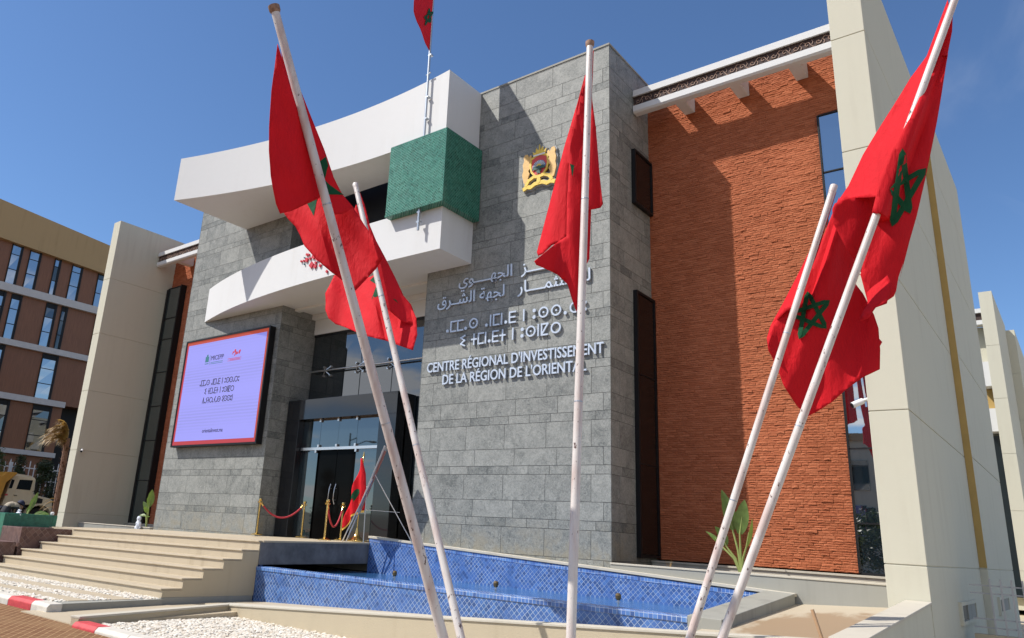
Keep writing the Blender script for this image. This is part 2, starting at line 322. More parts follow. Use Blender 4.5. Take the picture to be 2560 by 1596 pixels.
# ------------------------------------------------------------------ mesh builder
class MB:
    def __init__(s): s.v = []; s.f = []; s.m = []; s.t = []
    def add(s, vs, fs, mi=0, tone=.5):
        k = len(s.v); s.v += [tuple(v) for v in vs]
        for f in fs: s.f.append([k+i for i in f]); s.m.append(mi); s.t.append(tone)
        return s
    def quad(s, a, b, c, d, mi=0, tone=.5): return s.add([a, b, c, d], [(0, 1, 2, 3)], mi, tone)
    def box(s, x0, x1, y0, y1, z0, z1, mi=0, tone=.5):
        v = [(x, y, z) for z in (z0, z1) for y in (y0, y1) for x in (x0, x1)]
        return s.add(v, [(0, 2, 3, 1), (4, 5, 7, 6), (0, 1, 5, 4), (2, 6, 7, 3), (0, 4, 6, 2), (1, 3, 7, 5)], mi, tone)
    def hexa(s, b, t, mi=0, tone=.5):
        v = list(b)+list(t); return s.add(v, [(3, 2, 1, 0), (4, 5, 6, 7), (0, 1, 5, 4), (1, 2, 6, 5), (2, 3, 7, 6), (3, 0, 4, 7)], mi, tone)
    def tube(s, pts, r, n=12, mi=0, tone=.5, cap=True):
        pts = [Vector(p) for p in pts]; rs = r if isinstance(r, (list, tuple)) else [r]*len(pts)
        rings = []; prev = None
        for i, p in enumerate(pts):
            d = (pts[min(i+1, len(pts)-1)]-pts[max(i-1, 0)]).normalized()
            a = (Vector((0, 0, 1)) if abs(d.z) < .9 else Vector((1, 0, 0))) if prev is None else prev
            x = (a-d*a.dot(d)).normalized(); y = d.cross(x); prev = x
            rings.append([p+(x*math.cos(2*math.pi*k/n)+y*math.sin(2*math.pi*k/n))*rs[i] for k in range(n)])
        vs = [q for rg in rings for q in rg]; fs = []
        for i in range(len(pts)-1):
            for k in range(n): fs.append((i*n+k, i*n+(k+1) % n, (i+1)*n+(k+1) % n, (i+1)*n+k))
        if cap: fs.append(tuple(reversed(range(n)))); fs.append(tuple(range((len(pts)-1)*n, len(pts)*n)))
        return s.add(vs, fs, mi, tone)
    def lathe(s, prof, c, n=20, mi=0):
        c = Vector(c); vs = []; fs = []
        for r, z in prof:
            for k in range(n): a = 2*math.pi*k/n; vs.append(c+Vector((r*math.cos(a), r*math.sin(a), z)))
        for i in range(len(prof)-1):
            for k in range(n): fs.append((i*n+k, i*n+(k+1) % n, (i+1)*n+(k+1) % n, (i+1)*n+k))
        fs.append(tuple(reversed(range(n)))); fs.append(tuple(range((len(prof)-1)*n, len(prof)*n)))
        return s.add(vs, fs, mi)
    def prism(s, poly, f0, f1, mi=0, tone=.5):
        """poly: 2D points; f0, f1 map (a,b) to the two end faces"""
        n = len(poly); v = [f0(a, b) for a, b in poly]+[f1(a, b) for a, b in poly]
        fs = [tuple(range(n)), tuple(reversed(range(n, 2*n)))]+[(i, i+n, (i+1) % n+n, (i+1) % n) for i in range(n)]
        return s.add(v, fs, mi, tone)
    def build(s, name, mats, parent=None, smooth=False, bevel=0, recalc=True):
        me = bpy.data.meshes.new(name); me.from_pydata(s.v, [], s.f)
        for mt in (mats if isinstance(mats, (list, tuple)) else [mats]): me.materials.append(mt)
        me.polygons.foreach_set('material_index', s.m)
        a = me.attributes.new('tone', 'FLOAT', 'FACE'); a.data.foreach_set('value', s.t)
        if recalc:
            bm = bmesh.new(); bm.from_mesh(me); bmesh.ops.recalc_face_normals(bm, faces=bm.faces); bm.to_mesh(me); bm.free()
        if smooth: me.polygons.foreach_set('use_smooth', [True]*len(me.polygons))
        me.update()
        o = bpy.data.objects.new(name, me); COL.objects.link(o)
        if parent is not None: adopt(o, parent)
        if bevel:
            bv = o.modifiers.new('bevel', 'BEVEL'); bv.width = bevel; bv.segments = 2; bv.limit_method = 'ANGLE'; bv.angle_limit = R(40)
        if smooth:
            try: me.set_sharp_from_angle(angle=R(42))
            except Exception: pass
        return o
def world_of(o):
    m = o.matrix_basis.copy()
    if o.parent is not None: m = world_of(o.parent) @ o.matrix_parent_inverse @ m
    return m
def adopt(o, parent):
    o.parent = parent; o.matrix_parent_inverse = world_of(parent).inverted()
def tag(o, label, cat, group=None, kind=None):
    if label: o['label'] = label
    if cat: o['category'] = cat
    if group: o['group'] = group
    if kind: o['kind'] = kind
    return o
def thing(name, loc, label, cat, group=None):
    o = bpy.data.objects.new(name, None); COL.objects.link(o); o.location = loc; o.empty_display_size = .3
    return tag(o, label, cat, group)
def dup(o, parent=None, M4=None):
    c = o.copy(); COL.objects.link(c)
    if parent is not None: c.parent = parent
    for ch in list(o.children): dup(ch, c)
    return c
# ------------------------------------------------------------------ setting: ground, street, hills
XL, XR = -24.72, -7.52           # outer edges of the two stone towers
g = MB(); g.quad((-900, -900, -.05), (900, -900, -.05), (900, 6.3, -.05), (-900, 6.3, -.05)); tag(g.build('street', M['paver']), None, None, None, 'structure')
g = MB(); g.quad((-900, 6.3, -.2), (900, 6.3, -.2), (900, 900, -.2), (-900, 900, -.2)); g.quad((-900, 6.301, -.2), (900, 6.301, -.2), (900, 6.301, -.051), (-900, 6.301, -.051)); tag(g.build('ground', M['marble']), None, None, None, 'structure')
g = MB(); g.box(-90, -24.6, 8.2, 60, -.3, .72); tag(g.build('raised_ground', M['soil']), None, None, None, 'structure')
hb = MB()
n = 90
for i in range(n):
    for j in range(2): pass
pts = []
for i in range(n+1):
    a = math.pi*1.0*i/n + math.pi
    r = 420; h = 17+9*math.sin(i*.31)+6*math.sin(i*.83+1)+4*math.sin(i*1.7)
    pts.append((r*math.cos(a), r*math.sin(a)-40, max(5, h)))
for i in range(n):
    x0, y0, h0 = pts[i]; x1, y1, h1 = pts[i+1]
    hb.quad((x0, y0, -1), (x1, y1, -1), (x1*1.15, y1*1.15, h1), (x0*1.15, y0*1.15, h0))
tag(hb.build('hills', M['hill']), None, None, None, 'structure')

# ------------------------------------------------------------------ the main building
B0 = thing('office_building', (-16.1, 16.5, 0), 'modern public building with grey stone towers, orange brick wings and curved white bands', 'building')
def slabs(mb, f, a0, a1, z0, z1, nrm, off=.0):
    """stone slabs in the coursing of the photograph; f(a, d, z) -> point, d proud of the wall"""
    rows = []; z = 1.29-1.145*2
    pat = [(.57, 1.13, .0), (.19, .565, .11), (.385, 1.13, .29)]
    k = 0
    while z < z1+2:
        h, w, o = pat[k % 3]; rows.append((z, z+h, w, o+off)); z += h; k += 1
    gp = .0048
    for (q0, q1, w, o) in rows:
        lo, hi = max(q0, z0), min(q1, z1)
        if hi-lo < .03: continue
        i0 = math.floor((a0-o)/w)
        i = i0
        while o+i*w < a1:
            b0, b1 = max(a0, o+i*w), min(a1, o+(i+1)*w); i += 1
            if b1-b0 < .03: continue
            tn = rnd.random()
            if w < 1 and rnd.random() < .3: tn = -.5
            d0 = .006+rnd.random()*.0008
            e0 = b0+(gp if b0 > a0 else 0); e1 = b1-(gp if b1 < a1 else 0)
            bt = [f(e0, 0, lo+gp), f(e1, 0, lo+gp), f(e1, 0, hi-gp), f(e0, 0, hi-gp)]
            tp = [f(e0, d0, lo+gp), f(e1, d0, lo+gp), f(e1, d0, hi-gp), f(e0, d0, hi-gp)]
            mb.hexa(bt, tp, 1, tn)
TOPZ = 13.35
for side in (0, 1):
    mb = MB()
    x0, x1 = ((XL, -19.1), (-12.97, XR))[side]
    mb.box(x0+.012, x1-.012, 14.512, 26.5, -.3, TOPZ-.02, 0)
    slabs(mb, lambda a, d, z: (a, 14.512-d, z), x0, x1, .2, TOPZ, 0, -11.38 if side else -23.1)
    if side:
        slabs(mb, lambda a, d, z: (x1-.012+d, a, z), 14.50, 16.7, .2, TOPZ, 0, 14.9)
        slabs(mb, lambda a, d, z: (x0+.012-d, a, z), 14.50, 16.2, .2, 12.2, 0, 14.9)
    else:
        slabs(mb, lambda a, d, z: (x1-.012+d, a, z), 14.50, 16.2, .2, 12.2, 0, 14.9)
        slabs(mb, lambda a, d, z: (x0+.012-d, a, z), 14.50, 16.7, .2, TOPZ, 0, 14.9)
    # metal edge trim on the parapet
    mb.box(x0-.01, x1+.01, 14.49, 26.5, TOPZ, TOPZ+.05, 2)
    o = mb.build('stone_tower', [M['grout'], M['stone'], M['concrete']], B0)
# brick wings: real split-face courses
def bricks(x0, x1, z0, z1, y, holes=()):
    mb = MB(); mb.box(x0, x1, y, y+.3, z0, z1, 0, .2)
    z = z0; row = 0
    while z < z1-.01:
        h = rnd.choice((.042, .05, .06)); h = min(h, z1-z); x = x0-rnd.random()*.2
        while x < x1-.005:
            w = rnd.uniform(.10, .25); a, b = max(x, x0), min(x+w, x1); x += w
            if b-a < .02: continue
            base = abs(rnd.gauss(0, .007))+.004
            d = [base+rnd.uniform(0, .009) for _ in range(4)]
            gz = .003
            bt = [(a+.002, y, z+gz), (b-.002, y, z+gz), (b-.002, y, z+h-gz), (a+.002, y, z+h-gz)]
            mid = ((a+b)/2+rnd.uniform(-.03, .03), y-max(d)-rnd.uniform(0, .009), z+h/2)
            tp = [(p[0], y-dd, p[2]) for p, dd in zip(bt, d)]
            k = rnd.random()
            mb.add(bt+tp+[mid], [(0, 1, 5, 4), (1, 2, 6, 5), (2, 3, 7, 6), (3, 0, 4, 7), (4, 5, 8), (5, 6, 8), (6, 7, 8), (7, 4, 8)], 0, k)
        z += h; row += 1
    return mb
YB = 16.65
bricks(XR-.02, -3.5, 1.36, 11.07, YB).build('brick_wall', M['brick'], B0)
bricks(-28.75, XL+.02, 1.2, 11.26, YB).build('brick_wall', M['brick'], B0)
bricks(XR-.02, -2.5, 11.07, 13.3, YB).build('brick_wall', M['brick'], B0); bricks(-29.98, XL+.02, 11.26, 13.3, YB).build('brick_wall', M['brick'], B0)
# glass strips beside the pylons
def glass_strip(x0, x1, zs, y, mat, jamb=None):
    fr = MB()
    for xa, xb in ((x0, x0+.03), (x1-.03, x1)): fr.box(xa, xb, y-.05, y+.1, zs[0], zs[-1])
    for i, z in enumerate(zs): fr.box(x0+.03, x1-.03, y-.03, y+.08, z-(.05 if i == 0 else .014), z+.014)
    if jamb: fr.box(jamb[0], jamb[1], y-.05, y+.30, zs[0], zs[-1]+.05)
    f = fr.build('window', M['blackmetal'], B0)
    for a, b in zip(zs[:-1], zs[1:]):
        p = MB(); q = rnd.uniform(-.001, .001); p.quad((x0+.03, y+q, a+.014), (x1-.03, y, a+.014), (x1-.03, y+q*.5, b-.014), (x0+.03, y-q, b-.014)); p.build('pane', mat, f)
glass_strip(-3.5, -2.5, [1.37, 2.27, 3.68, 5.17, 6.66, 8.15, 9.65, 11.05], 16.6, M['blueglass'])
glass_strip(-29.75, -28.78, [1.2, 3.0, 4.6, 6.01, 7.45, 8.89, 9.82, 11.2], 16.42, M['greenglass'], (-28.78, -28.73))
for bb in ((-3.5, -2.5, 16.72, 17.0, 1.36, 11.2), (-29.75, -28.74, 16.55, 17, 1.2, 11.2), (-30, -29.75, 16.42, 17, 1.2, 11.2), (-3.5, -2.5, 16.56, 16.7, .8, 1.34)): MB().box(*bb).build('wall_backing', M['blackmetal'], B0)
# tower side windows
for z0, z1, y0, y1, bars in ((9.55, 11.0, 15.63, 16.62, []), (1.38, 7.33, 15.63, 16.62, [3.35, 5.35])):
    fr = MB(); x = XR
    fr.box(x, x+.10, y0, y0+.06, z0, z1); fr.box(x, x+.10, y1-.06, y1, z0, z1); fr.box(x, x+.10, y0+.06, y1-.06, z0, z0+.06); fr.box(x, x+.10, y0+.06, y1-.06, z1-.06, z1)
    for b in bars: fr.box(x, x+.088, y0+.06, y1-.06, b-.012, b+.012)
    f = fr.build('window', M['blackmetal'], B0)
    lim = [z0+.06]+bars+[z1-.06]
    for a, b in zip(lim[:-1], lim[1:]): MB().box(x, x+.075, y0+.06, y1-.06, a+.012, b-.012).build('pane', M['darkglass'], f)
# pylons (thin cream fins) with joint grooves
ZJ = [1.57, 3.93, 6.27, 8.62, 10.97]
def fin(x0, x1, y0, y1, z0, z1, gf=True):
    mb = MB(); lv = [z0]+[z for z in ZJ if z0 < z < z1]+[z1]; e = .007
    mb.box(x0+.015, x1-.015, y0+.015, y1-.015, z0, z1-.02)
    for a, b in zip(lv[:-1], lv[1:]):
        mb.box(x0, x1, y0, y1, a+(e if a > z0 else 0), b-(e if b < z1 else 0))
    return mb
fin(-2.56, -1.99, 13.83, 20.5, -.3, 13.42).build('pylon', M['cream'], B0, bevel=.008)
fin(-30.5, -29.95, 13.83, 20.5, -.3, 13.55).build('pylon', M['cream'], B0, bevel=.008)
fin(-2.6, -1.85, 20.52, 26.85, -.3, 13.0).build('side_wall', M['cream'], B0, bevel=.008)
mu = MB(); mu.box(-1.99, -1.853, 20.512, 20.519, 1.6, 13.0); mu.build('recess_strip', M['mustard'], B0)
rf = MB(); rf.box(-30.4, -2.6, 17.0, 26.4, 12.2, 12.6); rf.box(-30.4, -2.6, 26.4, 26.8, 0, 12.6); rf.build('roof', M['concrete'], B0)
# cornices with carved frieze and brackets
def cornice(x0, x1, brs):
    yf, yb = 15.73, 15.95
    fr = MB()
    def rail(z0, z1, f, b, ch):
        prof = [(f, z0+ch), (f+ch, z0), (b, z0), (b, z1), (f+.0, z1), ]
        fr.prism(prof, lambda a, c: (x0, a, c), lambda a, c: (x1, a, c), 0)
    rail(12.06, 12.26, yf, yb, .045); rail(12.53, 12.70, yf, yb, .0)
    fr.box(x0, x1, yf+.07, yb-.02, 12.262, 12.528, 1)
    fr.box(x0, x1, yf+.045, yf+.068, 12.263, 12.285, 1); fr.box(x0, x1, yf+.045, yf+.068, 12.505, 12.527, 1)
    c = fr.build('cornice', [M['white'], M['frieze']], B0, bevel=.006)
    sc = MB(); x = x0+.12; y = yf+.060; k = 0
    while x < x1-.1:
        z = 12.395; sg = 1 if k % 2 else -1
        arc = [(x+.062*math.cos(t)*(1-t/8), y, z+sg*.066*math.sin(t)*(1-t/8)) for t in [i*.5 for i in range(13)]]
        sc.tube(arc, .0085, 5)
        sc.tube([(x+.062, y, z), (x+.095, y, z-sg*.05), (x+.125, y, z-sg*.095)], .008, 5)
        sc.tube([(x-.03, y, z+sg*.05), (x-.09, y, z+sg*.095), (x-.125, y, z+sg*.06)], .007, 5)
        sc.tube([(x+.10, y, z+sg*.09), (x+.125, y, z+sg*.03), (x+.10, y, z-.02*sg)], .007, 5)
        x += .235; k += 1
    sc.build('carved_frieze', M['friezeL'], c)
    for bx in brs:
        m = MB(); prof = [(yb, 12.10), (16.60, 12.10), (YB+.05, 12.16), (YB+.05, 12.50), (yb, 12.50)]
        m.prism(prof, lambda a, c2: (bx, a, c2), lambda a, c2: (bx+.25, a, c2)); m.build('bracket', M['white'], c, bevel=.01)
cornice(XR+.012, -2.56, (-6.51, -5.18, -3.86))
cornice(-29.93, XL-.012, (-28.75, -27.0, -25.75))
# curved white bands
def arc_y(xs, pts):
    """smooth interpolation through the measured plan points"""
    out = []
    for x in xs:
        # Lagrange through points
        s = 0
        for i, (xi, yi) in enumerate(pts):
            w = 1
            for j, (xj, yj) in enumerate(pts):
                if i != j: w *= (x-xj)/(xi-xj)
            s += w*yi
        out.append(s)
    return out
def band(name, x0, x1, pts, zb, zt0, zt1, yback, endl):
    n = 48; xs = [x0+(x1-x0)*i/n for i in range(n+1)]; ys = arc_y(xs, pts); mb = MB(); v = []
    for i, (x, y) in enumerate(zip(xs, ys)):
        zt = zt0+(zt1-zt0)*i/n
        v += [(x, y, zb), (x, y, zt), (x, yback, zt), (x, yback, zb)]
    fs = []
    for i in range(n):
        a, b = i*4, i*4+4
        fs += [(a, b, b+1, a+1), (a+1, b+1, b+2, a+2), (a, a+3, b+3, b), (a+3, a+2, b+2, b+3)]
    fs += [(0, 1, 2, 3), (n*4+3, n*4+2, n*4+1, n*4)]
    mb.add(v, fs); return mb.build(name, M['white'], B0, smooth=True)
UP = [(-21.72, 11.62), (-18.0, 12.66), (-14.6, 13.13), (-11.4, 13.10)]
LO = [(-23.42, 14.46), (-19.8, 13.62), (-15.5, 13.24), (-11.48, 13.22)]
band('upper_band', -21.72, -11.42, UP, 11.57, 13.08, 13.36, 14.498, True)
band('canopy_band', -23.42, -11.48, LO, 8.36, 9.6, 9.6, 14.498, False)
# green tiled box on the bands
gb = MB(); gb.box(-13.25, -11.28, 12.98, 14.49, 9.56, 11.56); gb.box(-13.26, -11.27, 12.97, 14.485, 9.50, 9.56)
gb.build('tiled_box', M['greentile'], B0, bevel=.012)
# entrance recess: soffit beams, glass curtain wall, dark storey behind
rc = MB(); rc.box(-19.1, -12.97, 14.51, 15.94, 8.37, 8.6); rc.box(-19.1, -12.97, 15.75, 15.94, 8.2, 8.368); rc.box(-19.088, -12.982, 15.90, 16.3, 7.7, 8.198); rc.box(-19.1, -12.97, 15.0, 15.2, 8.30, 8.368)
rc.build('soffit', M['white'], B0)
up = MB(); up.box(-19.088, -12.982, 15.2, 15.5, 9.3, 13.2); up.build('upper_wall', M['blackmetal'], B0)
gx = [-19.08, -18.26, -16.77, -15.41, -12.99]
cw = MB(); cw.box(-19.085, -12.985, 15.93, 16.02, 7.62, 7.695)
for x in gx[1:-1]: cw.box(x-.006, x+.006, 15.943, 15.957, 1.3, 7.62)
cw = cw.build('curtain_wall', M['blackmetal'], B0)
for a, b in zip(gx[:-1], gx[1:]):
    for z0, z1 in ((1.3, 6.405), (6.415, 7.62)):
        q = rnd.uniform(-.006, .006); MB().quad((a+.006, 15.95+q, z0), (b-.006, 15.95, z0), (b-.006, 15.95+q*.4, z1), (a+.006, 15.95-q, z1)).build('pane', M['glass'], cw)
sb = MB(); sb.tube([(-19.0, 15.8, 6.41), (-13.0, 15.8, 6.41)], .028, 10)
for x in gx[1:-1]:
    for dx in (-.16, .16):
        for dz in (-.14, .14):
            sb.tube([(x, 15.82, 6.41), (x+dx, 15.9, 6.41+dz)], .018, 6); sb.tube([(x+dx, 15.89, 6.41+dz), (x+dx, 15.95, 6.41+dz)], .035, 10)
sb.build('spider_bar', M['steel'], cw, smooth=True)
# black portal with glass doors
P0 = MB(); y0, y1 = 15.15, 15.92
P0.box(-19.05, -18.45, y0, y1, 1.26, 4.74); P0.box(-15.0, -14.35, y0, y1, 1.26, 4.74); P0.box(-19.05, -14.35, y0, y1, 4.742, 5.36)
P0 = P0.build('portal', M['portal'], B0, bevel=.006)
tr = MB(); tr.box(-18.42, -15.03, 15.31, 15.36, 3.82, 3.90); tr.build('transom_bar', M['steel'], P0)
for x, z in ((-17.63, 4.70), (-16.84, 4.70), (-16.05, 4.70), (-17.63, 3.94), (-16.84, 3.94), (-16.05, 3.94), (-17.72, 3.78), (-16.0, 3.78)): MB().box(x-.035, x+.035, 15.30, 15.345, z-.04, z+.04).build('glass_clamp', M['steel'], P0)
for a, b in ((-18.45, -17.63), (-17.63, -16.84), (-16.84, -16.05), (-16.05, -15.0)):
    q = rnd.uniform(-.004, .004); MB().quad((a+.005, 15.36, 3.905), (b-.005, 15.36+q, 3.905), (b-.005, 15.36, 4.74), (a+.005, 15.36-q, 4.74)).build('transom_pane', M['glass'], P0)
for a, b in ((-18.45, -17.66), (-16.03, -15.0)): MB().quad((a+.005, 15.36, 1.27), (b-.005, 15.362, 1.27), (b-.005, 15.36, 3.815), (a+.005, 15.358, 3.815)).build('side_pane', M['glass'], P0)
for a, b, hx in ((-17.64, -16.86, -16.96), (-16.84, -16.05, -16.74)):
    d = MB().box(a, b, 15.40, 15.42, 1.28, 3.80).build('door', M['door'], P0)
    h = MB(); h.tube([(hx, 15.36, 2.26), (hx-.02, 15.32, 2.4), (hx-.005, 15.31, 2.55), (hx, 15.32, 2.7), (hx, 15.36, 2.83)], .014, 8)
    h.tube([(hx, 15.40, 2.38), (hx, 15.32, 2.38)], .01, 6); h.tube([(hx, 15.40, 2.7), (hx, 15.32, 2.7)], .01, 6)
    h.build('door_handle', M['steel'], d, smooth=True)
dk = MB(); dk.box(-19.05, -14.35, 15.5, 15.56, 1.26, 5.3); dk.box(-19.08, -12.99, 17.6, 17.7, 1.2, 8.2)
dk.build('dark_interior', M['blackmetal'], B0)

# ------------------------------------------------------------------ lettering on the tower
def text_mesh(body, size, bold=0.0, depth=.03):
    c = bpy.data.curves.new('lettering', 'FONT'); c.body = body; c.size = size; c.extrude = depth/2; c.offset = bold; c.resolution_u = 3
    o = bpy.data.objects.new('lettering', c); COL.objects.link(o)
    dg = bpy.context.evaluated_depsgraph_get(); me = bpy.data.meshes.new_from_object(o.evaluated_get(dg))
    bpy.data.objects.remove(o); bpy.data.curves.remove(c); return me
def text_into(mb, body, x0, x1, z, y, h=None, hs=1.0, bold=0.0, depth=.03, mi=0, ref=None, italic=0.0):
    """writes body between x0 and x1 with its baseline at z; h = height of the letters named in ref"""
    me = text_mesh(body, 1.0, bold, depth); vs = [v.co.copy() for v in me.vertices]
    a, b = min(v.x for v in vs), max(v.x for v in vs); sx = (x1-x0)/(b-a); sz = h if h else sx*hs
    mb.add([(x0+(v.x-a+italic*v.y)*sx, y-(v.z), z+v.y*sz) for v in vs], [tuple(p.vertices) for p in me.polygons], mi)
    bpy.data.meshes.remove(me)
def strokes(mb, items, x0, z0, sx, sz, w, y, depth, mi=0):
    """flat bars and rings: ('l', pts) polyline, ('o', cx, cz, r) ring, ('d', cx, cz, r) disc"""
    def P2(a, b): return (x0+a*sx, z0+b*sz)
    for it in items:
        if it[0] == 'l':
            p = [P2(*q) for q in it[1]]
            for (ax, az), (bx, bz) in zip(p[:-1], p[1:]):
                d = Vector((bx-ax, bz-az)); ln = d.length; d /= ln; nn = Vector((-d.y, d.x))*w/2; e = d*w*.48
                q = [(ax-e.x+nn.x, az-e.y+nn.y), (bx+e.x+nn.x, bz+e.y+nn.y), (bx+e.x-nn.x, bz+e.y-nn.y), (ax-e.x-nn.x, az-e.y-nn.y)]
                k = rnd.uniform(0, .0015); mb.prism(q, lambda a, b: (a, y-k, b), lambda a, b: (a, y+depth, b), mi)
        else:
            cx, cz = P2(it[1], it[2]); r = it[3]*sz; n = 28
            if it[0] == 'd': mb.prism([(cx+r*math.cos(2*math.pi*i/n), cz+r*math.sin(2*math.pi*i/n)) for i in range(n)], lambda a, b: (a, y, b), lambda a, b: (a, y+depth, b), mi)
            else:
                for i in range(n):
                    t0, t1 = 2*math.pi*i/n, 2*math.pi*(i+1)/n
                    q = [(cx+(r-w)*math.cos(t0), cz+(r-w)*math.sin(t0)), (cx+(r-w)*math.cos(t1), cz+(r-w)*math.sin(t1)), (cx+r*math.cos(t1), cz+r*math.sin(t1)), (cx+r*math.cos(t0), cz+r*math.sin(t0))]
                    mb.prism(q, lambda a, b: (a, y, b), lambda a, b: (a, y+depth, b), mi)
# Tifinagh glyphs on a unit-high cell: (width, strokes)
TF = {'a': (.36, [('o', .16, .13, .15)]), 'm': (.62, [('l', [(.58, .98), (.05, .98), (.05, .02), (.58, .02)])]), 's': (1.0, [('o', .48, .5, .5), ('d', .48, .5, .09)]),
      'n': (.24, [('l', [(.1, .98), (.1, .02)])]), 'D': (.66, [('l', [(.6, .98), (.06, .98), (.06, .02), (.6, .02)]), ('l', [(.06, .5), (.55, .5)])]),
      'u': (.42, [('o', .17, .78, .16), ('o', .17, .18, .16)]), 'r': (1.05, [('o', .5, .5, .5)]), 'i': (.62, [('l', [(.52, .98), (.1, .8), (.5, .52), (.1, .22), (.52, .02)])]),
      't': (.62, [('l', [(.3, .98), (.3, .02)]), ('l', [(.05, .5), (.55, .5)])]), 'k': (.8, [('l', [(.62, .98), (.08, .98), (.08, .02), (.62, .02)]), ('l', [(.66, .98), (.1, .06)])]),
      'j': (.55, [('l', [(.08, .98), (.45, .5), (.08, .02)])]), 'h': (1.0, [('o', .48, .5, .5), ('l', [(.05, .5), (.9, .5)])]), 'd': (.7, [('l', [(.08, .02), (.33, .98), (.58, .02)])]),
      'y': (.55, [('l', [(.45, .98), (.1, .7), (.45, .4), (.1, .02)])]), 'g': (.7, [('l', [(.1, .5), (.5, .98)]), ('l', [(.1, .5), (.6, .02)]), ('l', [(.3, .25), (.3, .75)])]), ' ': (.42, [])}
def tif_into(mb, s, x0, x1, z, h, w, y, depth, mi=0):
    tot = sum(TF[c][0]+.1 for c in s)-.1; sx = (x1-x0)/tot; x = x0
    for c in s:
        wd, st = TF[c]; strokes(mb, st, x, z, sx, h, w, y, depth, mi); x += (wd+.1)*sx
YT = 14.468
K = '\u0640'
def text_at(mb, body, x0, z, sc, y, bold, depth, sx=None):
    me = text_mesh(body, 1.0, bold, depth); vs = [v.co.copy() for v in me.vertices]; sx = sx or sc
    a = min(v.x for v in vs); b = max(v.x for v in vs)
    mb.add([(x0+(v.x-a)*sx, y-v.z, z+v.y*sc) for v in vs], [tuple(p.vertices) for p in me.polygons]); bpy.data.meshes.remove(me); return x0+(b-a)*sx
def arabic(mb, parts, z, sc):
    # words set piece by piece; a number is the place where the joining stroke ends
    x = parts[0]
    for p in parts[1:]:
        if isinstance(p, tuple): mb.box(x-.03, p[0]+.03, YT-.0195, YT+.0195, z+.002, z+.036); x = p[0]
        elif isinstance(p, (int, float)): x = p
        else: x = text_at(mb, p, x, z, sc, YT, .006, .04)
WL = thing('wall_lettering', (-10.2, 14.45, 7.3), 'two lines of raised metal Arabic lettering on the right stone tower', 'sign')
mb = MB(); arabic(mb, [-11.82, '\uFEF1\uFEEE', (-10.82,), '\uFEEC\uFEA0\uFEDF\uFE8D', -9.88, '\uFEB0', (-9.2,), '\uFEDB\uFEAE\uFEE4\uFEDF\uFE8D'], 7.80, .42); mb.build('text_line', M['letter'], WL)
mb = MB(); arabic(mb, [-12.5, '\uFED5\uFEAE', (-11.82,), '\uFEB8\uFEDF\uFE8D', -11.12, '\uFE94\uFEEC\uFEA0\uFEDF', -9.97, '\uFEAD\uFE8E', (-9.22,), '\uFEE4\uFE9C\uFE98\uFEB3\uFEFC\uFEDF'], 7.31, .42); mb.build('text_line', M['letter'], WL)
WL = thing('wall_lettering', (-10.2, 14.43, 6.17), 'two lines of raised metal Tifinagh lettering between the Arabic and French lines', 'sign')
def tif_letters(s, x0, x1, z, h, w, y, depth, par):
    tot = sum(TF[c][0]+.1 for c in s)-.1; sx = (x1-x0)/tot; x = x0
    for c in s:
        wd, st = TF[c]
        if st: mb = MB(); strokes(mb, st, x, z, sx, h, w, y, depth); mb.build('letter', M['letter'], par)
        x += (wd+.1)*sx
tif_letters('ammas anmnaD n ussaru', -12.16, -8.05, 6.59, .27, .038, YT-.02, .04, WL); tif_letters('i tmnaDt n usnkr', -11.68, -8.72, 6.17, .27, .038, YT-.02, .04, WL)
WL = thing('wall_lettering', (-10.2, 14.45, 5.2), "raised metal French lettering CENTRE RÉGIONAL D'INVESTISSEMENT on the right stone tower", 'sign')
mb = MB(); text_into(mb, "CENTRE RÉGIONAL D'INVESTISSEMENT", -12.72, -7.66, 5.585, YT, h=.355, bold=.012, depth=.04); mb.build('text_line', M['letter'], WL)
mb = MB(); text_into(mb, "DE LA RÉGION DE L'ORIENTAL", -12.18, -8.08, 5.235, YT, h=.355, bold=.012, depth=.04); mb.build('text_line', M['letter'], WL)

# ------------------------------------------------------------------ coat of arms
E0 = thing('coat_of_arms', (-9.42, 14.44, 10.0), 'painted coat of arms with crown, two lions and yellow ribbon on the right stone tower', 'emblem')
def flat(name, polys, mat, y, depth, par=E0):
    m = MB()
    for i, pl in enumerate(polys): m.prism(pl, lambda a, b: (a, y-.0007*i, b), lambda a, b: (a, y+depth+.0003*i, b))
    return m.build(name, mat, par)
def ell(cx, cz, rx, rz, n=24, a0=0, a1=2*math.pi): return [(cx+rx*math.cos(a0+(a1-a0)*i/n), cz+rz*math.sin(a0+(a1-a0)*i/n)) for i in range(n)]
ex, ez = -9.42, 10.0
def EM(p): return [(ex+a, ez+b) for a, b in p]
shield = [(-.21, .78), (-.1, .83), (0, .85), (.1, .83), (.21, .78), (.23, .6), (.2, .45), (.1, .33), (0, .27), (-.1, .33), (-.2, .45), (-.23, .6)]
flat('shield', [EM(shield)], M['emred'], YT-.04, .03)
flat('shield_field', [EM([(-.19, .52), (.19, .52), (.19, .58), (.12, .68), (.0, .72), (-.12, .68), (-.19, .58)])], M['emblue'], YT-.05, .009)
flat('sun_rays', [EM([(.05*math.cos(a-.06), .55+.05*math.sin(a-.06)), (.175*math.cos(a-.05), .55+.155*math.sin(a-.05)), (.175*math.cos(a+.05), .55+.155*math.sin(a+.05)), (.05*math.cos(a+.06), .55+.05*math.sin(a+.06))]) for a in [math.pi*(i+.5)/11 for i in range(11)]], M['emwhite'], YT-.058, .007)
flat('sun', [EM([(.07*math.cos(math.pi*i/12), .55+.06*math.sin(math.pi*i/12)) for i in range(13)])], M['yellow'], YT-.064, .005)
